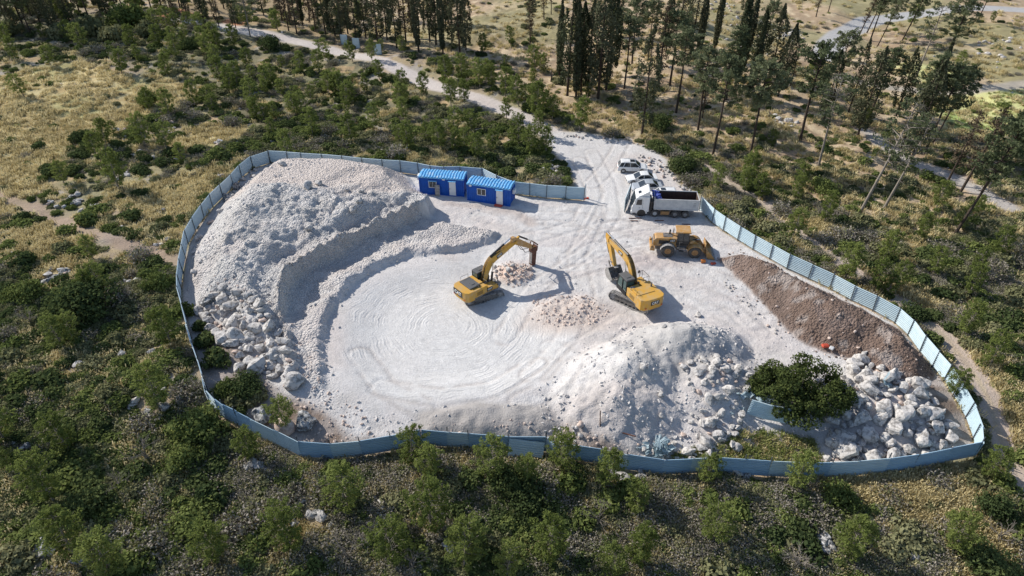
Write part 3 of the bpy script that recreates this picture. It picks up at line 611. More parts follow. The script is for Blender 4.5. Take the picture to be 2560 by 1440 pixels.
def cylinder(parent, p0, p1, r, y, name='hydraulic_cylinder', split=.6):
    a = Vector((p0[0], y, p0[1])); b = Vector((p1[0], y, p1[1])); m_ = a.lerp(b, split); c = MB().cyl(a, m_, r, seg=12).build(name, M['black'], parent, smooth=False)
    MB().cyl(m_, b, r * .55, seg=10).build('rod', M['chrome'], c)
def bez(a, k, e, n=12): return [((1 - t) ** 2 * a[0] + 2 * t * (1 - t) * k[0] + t * t * e[0], (1 - t) ** 2 * a[1] + 2 * t * (1 - t) * k[1] + t * t * e[1]) for t in [i / n for i in range(n + 1)]]
def beam(path, th):
    up, lo = [], []; n = len(path)
    for i, (x, z) in enumerate(path):
        x0, z0 = path[max(0, i - 1)]; x1, z1 = path[min(n - 1, i + 1)]; d = math.hypot(x1 - x0, z1 - z0); nx, nz = -(z1 - z0) / d, (x1 - x0) / d; h = th(i / (n - 1)) / 2
        up.append((x + nx * h, z + nz * h)); lo.append((x - nx * h, z - nz * h))
    return up + lo[::-1]
def decal(parent, txt, size, loc, rot, bw, bh, sx=.92, tri=True):
    b = MB().box((0, 0, 0), (bw, bh, .02)); p = b.build('decal', M['black'], parent); p.location = loc; p.rotation_euler = rot
    t = text_mesh(txt, size, M['white'], p, (0, 0, .012), (0, 0, 0), thick=.008, bold=.035, sx=sx)
    if tri:
        q = MB(); bm = q.bm; v = [bm.verts.new(c) for c in ((-size * .34, -size * .42, .03), (size * .34, -size * .42, .03), (0, -size * .02, .03))]; bm.faces.new(v); q.build('triangle_mark', M['cat_yellow'], p)
    return p
def excavator(label, px, head, thead, elbow, send, tip, tool, darkhood, cat, BS=.86):
    g = G(*px) if len(px) == 2 else Vector(px); root = thing('excavator', label, 'excavator', (g.x, g.y, g.z - .03), R(head)); Y = M['cat_yellow']
    # undercarriage (own heading)
    uc = MB().box((0, 0, .75), (1.9, 1.9, .5), bev=.08).cyl((0, 0, .95), (0, 0, 1.2), .8, seg=24).box((0, 0, .62), (1.3, 2.6, .34), bev=.05).build('undercarriage', M['steel_dark'], root); uc.rotation_euler = (0, 0, R(thead - head))
    Lt, Ht = 4.9, 1.02; rr = Ht / 2; path = []; per = 2 * (Lt - Ht) + math.pi * Ht; n = 50
    for i in range(n):
        s = per * i / n; st = Lt - Ht
        if s < st: x, z, a = -st / 2 + s, 0, 0
        elif s < st + math.pi * rr: t = (s - st) / rr; x, z, a = st / 2 + rr * math.sin(t), rr - rr * math.cos(t), t
        elif s < 2 * st + math.pi * rr: q = s - st - math.pi * rr; x, z, a = st / 2 - q, Ht, math.pi
        else: t = (s - 2 * st - math.pi * rr) / rr; x, z, a = -st / 2 - rr * math.sin(t), rr + rr * math.cos(t), math.pi + t
        path.append((x, z, a))
    for sy in (-1, 1):
        b = MB()
        for x, z, a in path: b.box((x, sy * 1.3, z + .02), (per / n * .93, .62, .055), rot=(0, -a, 0)); b.box((x - .04 * math.cos(a) + .03 * math.sin(a), sy * 1.3, z + .02 - .03 * math.cos(a) - .04 * math.sin(a) * 0), (.03, .62, .06), rot=(0, -a, 0))
        tb = b.build('track', M['dusty_steel'], uc)
        f = MB(); f.box((0, sy * 1.3, .52), (Lt - 1.1, .42, .42), bev=.05); f.box((0, sy * 1.3, .80), (Lt - 1.9, .36, .18), bev=.03)
        for k in range(7): f.cyl((-1.5 + k * .5, sy * 1.12, .22), (-1.5 + k * .5, sy * 1.48, .22), .15, seg=10)
        f.build('track_frame', M['steel_dark'], tb)
        for x in (-(Lt - Ht) / 2, (Lt - Ht) / 2): MB().cyl((x, sy * 1.12, rr), (x, sy * 1.48, rr), rr * .82, seg=16).cyl((x, sy * 1.08, rr), (x, sy * 1.52, rr), .2, seg=10).build('sprocket' if x < 0 else 'idler', M['dusty_steel'], tb)
    # platform, house, counterweight
    MB().prism([(-2.3, 1.2), (1.5, 1.2), (1.55, 1.34), (-2.3, 1.42)], -1.42, 1.42, .02).build('platform', M['steel_dark'], root)
    plan = [(-3.35, -.7), (-3.25, -1.15), (-2.95, -1.45), (-2.1, -1.48), (-2.1, 1.48), (-2.95, 1.45), (-3.25, 1.15), (-3.35, .7)]
    mt = Matrix.Rotation(R(90), 4, 'X')                        # XZ prism -> plan extrusion
    b = MB(); b.prism([(x, y) for x, y in plan], -2.52, -1.18, .05, mtx=Matrix(((1, 0, 0, 0), (0, 0, 1, 0), (0, -1, 0, 0), (0, 0, 0, 1)))); cw = b.build('counterweight', Y, root)
    b = MB(); b.box((-1.15, -1.0, 1.92), (1.85, .90, 1.05), bev=.05); b.box((-1.15, .75, 1.92), (1.85, 1.4, 1.05), bev=.05); b.box((-1.15, -.35, 1.98), (1.85, .6, 1.15), bev=.05); hb = b.build('engine_house', Y, root)
    b = MB(); b.box((.55, -1.0, 1.70), (1.5, .92, .62), bev=.05); b.box((1.35, -1.05, 1.5), (.5, .8, .4), bev=.04); b.build('tool_box', Y, root)
    for k in range(4): MB().box((-1.3, -1.455, 1.65 + k * .13), (.9, .02, .05)).build('vent', M['black'], hb)
    for k in range(4): MB().box((-1.3, 1.455, 1.65 + k * .13), (.9, .02, .05)).build('vent', M['black'], hb)
    if darkhood:
        b = MB().box((-1.62, .12, 2.58), (1.55, 2.1, .17), bev=.05).box((-1.5, -.15, 2.69), (.5, .6, .06), bev=.02).box((-1.2, -.7, 2.68), (.25, .25, .05)); b.build('hood', M['plate'], root)
    else:
        MB().box((-1.5, .25, 2.52), (1.4, 2.1, .12), bev=.04).build('hood', Y, root); MB().box((-.9, .95, 2.46), (.9, .6, .10), bev=.02).build('deck_plate', M['dusty_steel'], root)
    MB().cyl((-1.2, -1.0, 2.45), (-1.2, -1.0, 2.95), .09, seg=10).build('exhaust', M['steel_dark'], root)
    # cab
    cz0, cz1 = 1.36, 3.12; cy0, cy1 = .48, 1.48; cx0, cx1 = -.15, 1.62
    cabm = MB().prism([(cx0, cz0), (cx1, cz0), (cx1 + .08, cz0 + .5), (cx1 - .22, cz1), (cx0, cz1)], cy0 + .05, cy1 - .05, .04).build('cab', M['glass_green'], root)
    b = MB(); T = .10
    for y in (cy0, cy1):
        b.cyl((cx0, y, cz0), (cx0, y, cz1), .055, seg=6); b.cyl((cx1 + .08, y, cz0 + .5), (cx1 - .22, y, cz1), .045, seg=6); b.cyl((cx1, y, cz0), (cx1 + .08, y, cz0 + .5), .045, seg=6); b.cyl(((cx0 + cx1) / 2 - .1, y, cz0), ((cx0 + cx1) / 2 - .1, y, cz1), .045, seg=6); b.box(((cx0 + cx1) / 2, y, cz0 + .12), (cx1 - cx0, .06, .5)); b.box(((cx0 + cx1) / 2 - .1, y, cz1 - .06), (cx1 - cx0 - .2, .07, .12))
    b.box((cx0, (cy0 + cy1) / 2, cz0 + .35), (.07, 1.0, .9)); b.box((cx0, (cy0 + cy1) / 2, cz1 - .05), (.07, 1.0, .12)); b.box((cx1 - .2, (cy0 + cy1) / 2, cz1 - .04), (.08, 1.0, .1)); b.build('cab_frame', M['black'], cabm)
    MB().prism([(cx0 - .06, cz1 - .02), (cx1 - .12, cz1 - .02), (cx1 - .2, cz1 + .1), (cx0, cz1 + .12)], cy0 - .03, cy1 + .03, .03).box((.5, .98, cz1 + .14), (.5, .5, .05)).build('cab_roof', M['plate'], cabm)
    # handrails
    b = MB(); z = 2.5
    for (x0, y0, x1, y1) in ((-.15, -1.4, 1.1, -1.4), (-.15, -.65, -.15, -1.4), (-2.0, 1.38, -.9, 1.38)): MB().tube([(x0, y0, z - .4), (x0, y0, z + .5), (x1, y1, z + .5), (x1, y1, z - .4)], .022).build('handrail', M['black'], root)
    b.tube([(1.1, -1.4, 2.0), (1.1, -1.4, 3.0), (1.5, -1.4, 2.6), (1.5, -1.4, 1.5)], .022); b.build('handrail', M['black'], root)
    MB().box((1.55, -1.25, 2.55), (.05, .22, .32)).tube([(1.45, -1.3, 2.0), (1.55, -1.25, 2.5)], .02).build('mirror', M['black'], root)
    # boom, stick
    A = (.35 * BS, 1.95 * BS); E = elbow; d = math.hypot(E[0] - A[0], E[1] - A[1]); nx, nz = -(E[1] - A[1]) / d, (E[0] - A[0]) / d
    K = (A[0] + (E[0] - A[0]) * .36 + nx * d * .25, A[1] + (E[1] - A[1]) * .36 + nz * d * .25)
    L_ = lambda p, q, t: (p[0] + (q[0] - p[0]) * t, p[1] + (q[1] - p[1]) * t)
    pth = [A, L_(A, K, .3)] + bez(L_(A, K, .55), K, L_(K, E, .25), 6) + [L_(K, E, t) for t in (.37, .50, .62, .74, .87, 1.0)]; th = lambda t: .42 + .37 * math.sin(math.pi * min(1, t * 1.05 + .02)) ** 1.0 - .06 * t
    boom = MB().prism(beam(pth, th), -.26, .26, .03).cyl((E[0], -.34, E[1]), (E[0], .34, E[1]), .2, seg=14).build('boom', Y, root)
    MB().cyl((A[0], -.5, A[1]), (A[0], .5, A[1]), .22, seg=14).build('boom_foot', M['steel_dark'], boom)
    mid = pth[6]; 
    for y in (-.40, .40): cylinder(boom, (1.25 * BS, 1.45 * BS), (mid[0] - .05, mid[1] - .1), .12, y, 'boom_cylinder', .58)
    hose = MB()
    for y in (-.12, 0, .12):
        up = beam(pth, lambda t: th(t) + .12)[:15]; hose.tube([(x, y, zz) for x, zz in up], .028, 5)
    hose.build('hoses', M['black'], boom)
    sx, sz = send[0] - E[0], send[1] - E[1]; L2 = math.hypot(sx, sz); ux, uz = sx / L2, sz / L2; px_, pz_ = -uz, ux
    if px_ * (E[0] - A[0]) + pz_ * 1 < 0 and False: px_, pz_ = -px_, -pz_
    # outer normal (away from machine / up)
    ox, oz = (-px_, -pz_) if (px_ * 1 + pz_ * .3) < 0 else (px_, pz_)
    back = (E[0] - ux * .75 + ox * .30, E[1] - uz * .75 + oz * .30)
    poly = [back, (E[0] - ux * .35 + ox * .52, E[1] - uz * .35 + oz * .52), (E[0] + ux * .5 + ox * .46, E[1] + uz * .5 + oz * .46), (send[0] + ox * .2, send[1] + oz * .2), (send[0] + ux * .15, send[1] + uz * .15), (send[0] - ox * .2, send[1] - oz * .2), (E[0] + ux * .3 - ox * .25, E[1] + uz * .3 - oz * .25), (E[0] - ux * .3 - ox * .2, E[1] - uz * .3 - oz * .2)]
    stick = MB().prism(poly, -.2, .2, .03).build('stick', M['cat_dusty'] if tool == 'hammer' else Y, root)
    u2 = pth[7]; cylinder(boom, (u2[0] - .05 + nx * .55, u2[1] + nz * .45), back, .12, 0, 'stick_cylinder', .66)
    q0 = (E[0] + ux * .25 + ox * .72, E[1] + uz * .25 + oz * .72); q1 = (send[0] - ux * .55 + ox * .62, send[1] - uz * .55 + oz * .62)
    MB().prism([(E[0] + ux * .05 + ox * .45, E[1] + uz * .05 + oz * .45), q0, (E[0] + ux * .5 + ox * .45, E[1] + uz * .5 + oz * .45)], -.1, .1).build('cylinder_bracket', Y, stick)
    cylinder(stick, q0, q1, .10, 0, 'bucket_cylinder', .6)
    lk = (send[0] + ux * .25 + ox * .45, send[1] + uz * .25 + oz * .45)
    b = MB()
    for y in (-.24, .24): b.cyl((q1[0], y, q1[1]), (lk[0], y, lk[1]), .07, seg=6); b.cyl((q1[0], y, q1[1]), (send[0] - ux * .45, y, send[1] - uz * .45), .06, seg=6)
    b.build('linkage', M['rust'] if tool == 'hammer' else M['steel_dark'], stick)
    if tool == 'hammer':
        tx, tz = tip[0] - send[0], tip[1] - send[1]; Lh = math.hypot(tx, tz); vx, vz = tx / Lh, tz / Lh; wx, wz = -vz, vx
        def pt(a, b_): return (send[0] + vx * a + wx * b_, send[1] + vz * a + wz * b_)
        hm = MB().prism([pt(-.1, -.42), pt(-.15, .42), pt(.45, .40), pt(.45, -.40)], -.3, .3, .03).prism([pt(.45, -.30), pt(.45, .30), pt(Lh - .75, .27), pt(Lh - .62, .16), pt(Lh - .62, -.16), pt(Lh - .75, -.27)], -.27, .27, .03).build('hydraulic_breaker', M['rust'], root)
        MB().prism([pt(.55, -.33), pt(.55, .33), pt(Lh - .9, .30), pt(Lh - .9, -.30)], -.20, .20, .02).build('side_plate', M['dusty_steel'], hm)
        a = pt(Lh - .65, 0); MB().cyl((a[0], 0, a[1]), (tip[0], 0, tip[1]), .085, .05, seg=10).build('chisel', M['steel_dark'], hm)
        hb_ = MB()
        for y in (-.34, .34):
            m0 = (E[0] + ux * 1.0 - ox * .25, E[1] + uz * 1.0 - oz * .25); m1 = pt(.1, -.5)
            hb_.tube([(m0[0], y * .7, m0[1]), ((m0[0] + m1[0]) / 2 - ox * .35, y, (m0[1] + m1[1]) / 2 - oz * .45), (m1[0], y, m1[1])], .035)
        hb_.build('hoses', M['black'], stick)
    else:
        # bucket curled under the stick
        cxb, czb = send[0] - .25, send[1] - .75; arc = []
        for k in range(10):
            a = R(70 - k * 25); arc.append((cxb + .78 * math.cos(a) + .0, czb + .70 * math.sin(a)))
        inner = [(cxb + (x - cxb) * .93, czb + (z - czb) * .93) for x, z in arc]
        b = MB().prism(arc + inner[::-1], -.78, .78)
        for y in (-.79, .76): b.prism(arc, y, y + .03)
        bk = b.build('bucket', M['dusty_steel'], root)
        for k in range(5): MB().box((arc[-1][0] - .05, -.66 + k * .33, arc[-1][1] + .08), (.10, .13, .26)).build('tooth', M['steel_dark'], bk)
        MB().prism([(send[0] - .25, send[1] + .05), (send[0] + .3, send[1] + .1), (cxb + .35, czb + .75), (cxb - .3, czb + .78)], -.26, .26, .02).build('bucket_ears', M['dusty_steel'], bk)
    # lettering
    if cat == 'big': decal(root, 'CAT', .62, (-3.365, .25, 1.95), (R(90), 0, R(-90)), 1.7, .85, 1.05)
    else: decal(root, 'CAT', .46, (-3.365, -.12, 1.98), (R(90), 0, R(-90)), 1.05, .52)
    decal(root, 'CAT', .36, (.2, -1.475, 1.78), (R(90), 0, 0), .80, .50)
    p = pth[9]; a = math.atan2(pth[10][1] - pth[8][1], pth[10][0] - pth[8][0])
    decal(root, 'CAT', .32, (p[0], -.268, p[1]), (R(90), -a, 0), .78, .38); decal(root, 'CAT', .32, (p[0], .268, p[1]), (R(90), a, R(180)), .78, .38)
    for x, y, z in ((-3.36, -1.0, 1.5), (-3.36, 1.0, 1.5)): MB().box((x, y, z), (.04, .2, .1)).build('tail_light', M['red'], root)
    for ch in list(root.children):
        if ch.name.split('.')[0] in ('boom', 'stick', 'hydraulic_breaker', 'bucket', 'boom_cylinder') or (ch.name.startswith('decal') and abs(ch.location.y) < .4 and ch.location.x > 0): continue
        ch.location = ch.location * BS; ch.scale = (BS, BS, BS)
    return root
c1 = P(1203, 727, 0); excavator('yellow tracked excavator with rusty hydraulic hammer over broken rock, dark engine hood', (*c1, hz(*c1)), 41, 20, (4.65, 4.85), (7.45, 2.95), (7.3, .05), 'hammer', True, 'big')
c2 = P(1587, 751, 0); excavator('yellow tracked excavator with digging bucket curled down and its counterweight towards the front', (*c2, hz(*c2)), 115, 141, (5.6, 4.3), (4.3, 1.75), (3.7, .3), 'bucket', False, 'small', BS=.94)

# ------------------------------------------------------------------ wheel loader
def loader():
    x, y = P(1698, 630); root = thing('wheel_loader', 'yellow wheel loader with lowered front bucket at the tip of the brown soil heap', 'wheel loader', (x, y, hz(x, y) - .03), R(-6)); Y = M['cat_dusty']
    for wx in (-1.6, 1.65):
        for wy in (-1.05, 1.05): wheel(root, 'wheel', (wx, wy, .80), .80, .58, .40, M['wood'], 24)
    hood = MB().prism([(-3.35, 1.15), (-.55, 1.15), (-.55, 2.30), (-1.2, 2.36), (-3.1, 2.25), (-3.4, 2.0)], -.68, .68, .08).build('hood', Y, root)
    MB().prism([(-3.47, 1.25), (-3.40, 1.2), (-3.3, 2.15), (-3.36, 2.12)], -.55, .55).build('rear_grille', M['plate'], hood)
    MB().box((-2.15, -.70, 1.75), (1.2, .03, .5)).build('side_vent', M['black'], hood); MB().box((-1.7, 0, 2.37), (1.1, .9, .08), bev=.02).build('hood_top_panel', M['steel_dark'], hood)
    MB().box((-3.45, 0, .95), (.55, 2.3, .45), bev=.06).box((-3.62, -.85, 1.2), (.2, .5, .3), bev=.04).box((-3.62, .85, 1.2), (.2, .5, .3), bev=.04).build('counterweight', Y, root)
    MB().box((-1.6, 0, .85), (2.9, 1.0, .55), bev=.05).box((.1, 0, .95), (1.4, .7, .6), bev=.05).build('chassis', M['steel_dark'], root)
    for wx, nm in ((-1.6, 'rear_fender'), (1.65, 'front_fender')):
        for sy in (-1, 1):
            arc = [(wx + .98 * math.cos(R(a)), .80 + .95 * math.sin(R(a))) for a in range(20, 165, 16)]; inn = [(wx + .90 * math.cos(R(a)), .80 + .88 * math.sin(R(a))) for a in range(20, 165, 16)]
            MB().prism(arc + inn[::-1], sy * .75 if sy < 0 else .75, sy * 1.36 if sy < 0 else 1.36).build(nm, Y if wx > 0 else M['dusty_steel'], root)
    cab = MB().prism([(-.62, 1.5), (.75, 1.5), (.85, 2.1), (.68, 3.2), (-.55, 3.2)], -.72, .72, .03).build('cab', M['glass'], root)
    b = MB()
    for y_ in (-.74, .74): b.tube([(-.62, y_, 1.5), (-.55, y_, 3.2)], .06); b.tube([(.75, y_, 1.5), (.85, y_, 2.1), (.68, y_, 3.2)], .05); b.tube([(.1, y_, 1.5), (.1, y_, 3.2)], .04); b.box((.1, y_, 1.75), (1.4, .05, .5))
    b.build('cab_frame', M['black'], cab); MB().box((.05, 0, 3.28), (1.75, 1.75, .16), bev=.05).build('cab_roof', Y, cab)
    MB().box((.0, -1.0, 1.35), (1.1, .5, .08)).box((.0, -1.1, .85), (.6, .35, .06)).tube([(-.35, -1.2, 1.4), (-.35, -1.2, 2.2), (.0, -1.2, 2.2)], .025).tube([(-1.0, .2, 2.35), (-1.0, .2, 3.1), (-1.0, .65, 3.1), (-1.0, .65, 2.35)], .03).build('steps', M['steel_dark'], root)
    MB().cyl((-1.45, .25, 2.35), (-1.45, .25, 3.0), .10, seg=10).build('exhaust', M['black'], root)
    MB().prism([(.65, .7), (2.1, .75), (1.7, 1.9), (.95, 2.05)], -.45, .45, .05).build('front_frame', Y, root)
    for sy in (-.62, .62): MB().prism([(1.0, 2.05), (1.35, 2.15), (2.5, 1.45), (3.15, .55), (3.0, .35), (2.2, 1.1), (.95, 1.8)], sy - .09, sy + .09, .02).build('lift_arm', Y, root)
    MB().prism([(2.0, 1.55), (2.3, 2.0), (2.65, 1.0), (2.4, .9)], -.12, .12, .02).build('tilt_lever', Y, root); cylinder(root, (1.2, 1.9), (2.25, 1.95), .11, 0, 'tilt_cylinder')
    arc = [(3.05, 1.35), (2.95, .95), (3.0, .5), (3.25, .15), (4.15, .05)]; inn = [(3.10, 1.33), (3.03, .95), (3.08, .55), (3.3, .22), (4.15, .09)]
    b = MB().prism(arc + inn[::-1], -1.45, 1.45)
    for sy in (-1.45, 1.40): b.prism([(3.05, 1.35), (2.95, .95), (3.0, .5), (3.25, .15), (4.1, .07), (3.9, .45)], sy, sy + .05)
    b.box((3.02, 0, 1.36), (.12, 2.9, .12)); bk = b.build('bucket', Y, root)
    for k in range(6): MB().prism([(3.1, 1.1), (3.05, .6), (3.5, .2)], -1.2 + k * .48, -1.17 + k * .48).build('rib', M['dusty_steel'], bk)
    MB().box((3.95, 0, .10), (.5, 2.9, .05)).build('cutting_edge', M['dusty_steel'], bk)
    root.scale = (.93, .93, .93); decal(root, 'CAT', .30, (-1.15, -.72, 2.0), (R(90), 0, 0), .75, .34); MB().box((-3.40, -.3, 1.7), (.02, .12, .12)).build('tail_light', M['red'], root)
loader()

# ------------------------------------------------------------------ tipper truck
def truck():
    a = Vector(P(1602, 541)); b_ = Vector(P(1711, 545)); d = (a - b_); an = math.atan2(d.y, d.x); mid = (a + b_) / 2
    ux, uy = math.cos(an), math.sin(an); cx = mid.x - ux * .37 + uy * 1.07; cy = mid.y - uy * .37 - ux * 1.07
    root = thing('tipper_truck', 'white four axle tipper truck with empty rusty brown body parked by the fence end', 'truck', (cx, cy, hz(cx, cy) - .02), an); Wt = M['white']
    for i, wx in enumerate((3.3, 1.5, -1.15, -2.5)):
        for wy in (-1.02, 1.02): wheel(root, 'wheel', (wx, wy, .52), .52, .40 if i < 2 else .55, .27, M['dusty_white'] if i < 2 else M['dusty_steel'], 20)
    MB().box((-.2, 0, .95), (8.2, .8, .28)).box((0, 0, .7), (.9, 2.2, .5), bev=.03).build('chassis', M['steel_dark'], root)
    MB().box((.2, 1.12, .68), (1.1, .3, .5), bev=.04).build('fuel_tank', M['wood'], root)
    cab = MB().prism([(2.35, .75), (4.42, .55), (4.60, .75), (4.62, 1.35), (4.50, 1.75), (4.15, 2.75), (3.9, 2.95), (2.35, 3.0)], -1.22, 1.22, .06).build('cab', Wt, root)
    MB().prism([(4.57, 1.65), (4.60, 1.66), (4.24, 2.72), (4.20, 2.70)], -1.08, 1.08).build('windscreen', M['glass'], cab)
    MB().box((4.60, 0, 1.2), (.06, 1.7, .55), bev=.01).build('radiator_grille', M['plate'], cab)
    MB().box((4.55, 0, .62), (.22, 2.4, .35), bev=.05).build('bumper', Wt, cab)
    for sy in (-.95, .95): MB().box((4.68, sy, .65), (.04, .34, .18)).build('headlight', M['lamp_g'], cab)
    for sy in (-1, 1):
        MB().prism([(3.35, 1.78), (4.10, 1.78), (3.98, 2.55), (3.35, 2.62)], sy * 1.225 - .01, sy * 1.225 + .01).build('side_window', M['glass'], cab)
        MB().box((4.3, sy * 1.42, 2.3), (.12, .16, .6), bev=.03).box((4.25, sy * 1.32, 2.55), (.05, .2, .04)).build('mirror', Wt, cab)
        arc = [(3.3 + .75 * math.cos(R(t)), .52 + .72 * math.sin(R(t))) for t in range(0, 181, 20)]; inn = [(3.3 + .62 * math.cos(R(t)), .52 + .60 * math.sin(R(t))) for t in range(0, 181, 20)]
        MB().prism(arc + inn[::-1], sy * 1.0, sy * 1.26).prism([(3.3 + .6 * math.cos(R(t)), .52 + .58 * math.sin(R(t))) for t in range(0, 181, 20)], sy * 1.21, sy * 1.235).build('wheel_arch', M['white'] if sy else Wt, cab)
        MB().cyl((3.3, sy * 1.236, .56), (3.3, sy * 1.242, .56), .55, seg=20).build('painted_arch_shade', M['black'], cab)  # black disc paints in the shade inside the wheel arch
        MB().box((3.6, sy * 1.235, 1.35), (.16, .02, .05)).build('door_handle', M['black'], cab); MB().box((3.22, sy * 1.232, 1.7), (.02, .01, 1.8)).build('door_seam', M['plate'], cab)
        MB().prism([(2.45, .9), (2.95, .9), (2.95, 2.9), (2.45, 2.9)], sy * 1.225, sy * 1.25, .005).build('side_fairing', M['white'], cab)
    MB().prism([(2.4, 3.0), (3.9, 2.98), (3.5, 3.15), (2.6, 3.72), (2.4, 3.70)], -1.1, 1.1, .06).build('roof_deflector', Wt, cab)
    MB().box((3.55, .1, 3.14), (.55, .6, .05), rot=(0, R(14), 0)).build('roof_hatch', M['glass'], cab)
    MB().box((2.05, 0, 1.5), (.25, 2.0, 1.4)).build('air_filter_stack', M['black'], root)
    x0, x1, z0, z1 = 1.72, -4.05, 1.28, 2.72
    root.scale = (.93, .93, .93); t = MB(); t.box(((x0 + x1) / 2, 1.2, (z0 + z1) / 2), (x0 - x1, .06, z1 - z0)); t.box(((x0 + x1) / 2, -1.2, (z0 + z1) / 2), (x0 - x1, .06, z1 - z0)); t.box((x0, 0, (z0 + z1) / 2 + .1), (.07, 2.44, z1 - z0 + .2)); t.box((x1, 0, (z0 + z1) / 2), (.07, 2.44, z1 - z0 - .05)); t.box(((x0 + x1) / 2, 0, z0 + .03), (x0 - x1, 2.4, .06))
    for sy in (-1, 1): t.box(((x0 + x1) / 2, sy * 1.235, z1 + .0), (x0 - x1 + .08, .10, .10)); t.box(((x0 + x1) / 2, sy * 1.235, z0), (x0 - x1, .09, .14)); t.box((x1 + .03, sy * 1.24, 2.0), (.12, .08, 1.4)); t.box((x0 - .05, sy * 1.24, 2.0), (.12, .08, 1.4))
    body = t.build('tipper_body', M['dusty_white'], root)
    li = MB(); li.box(((x0 + x1) / 2, 1.155, 2.0), (x0 - x1 - .12, .02, 1.36)).box(((x0 + x1) / 2, -1.155, 2.0), (x0 - x1 - .12, .02, 1.36)).box((x0 - .05, 0, 2.0), (.02, 2.3, 1.36)).box((x1 + .05, 0, 2.0), (.02, 2.3, 1.3)).box(((x0 + x1) / 2, 0, z0 + .08), (x0 - x1 - .1, 2.3, .03)); li.build('body_lining', M['brown_in'], body)
    for sy in (-1, 1):
        for k in range(3): MB().box((x1 + .55, sy * 1.24, 2.3 - k * .25), (.36, .02, .04)).build('ladder_rung', M['steel_dark'], body)
    bm = MB(); rd = random.Random(4)
    for k in range(16): bm.box((1.45 + rd.uniform(-.3, .25), -.8 + k * .11, 2.78 + rd.uniform(-.05, .14)), (.55 + rd.uniform(0, .2), .3, .16), rot=(rd.uniform(-.5, .5), rd.uniform(-.4, .4), rd.uniform(-.6, .6)), bev=.05)
    for k in range(8): bm.box((1.2 - k * .03, .7 + k * .06, 2.8 - k * .03), (.7, .16, .12), rot=(rd.uniform(-.5, .5), rd.uniform(-.3, .3), rd.uniform(-.3, .3)), bev=.04)
    o = bm.build('tarpaulin', M['tarp']); 
    o.location = root.location; o.scale = root.scale; o.rotation_euler = (0, 0, an); setp(o, 'bundled blue tarpaulin lying over the front of the white tipper body', 'tarpaulin')
    return root
truck()

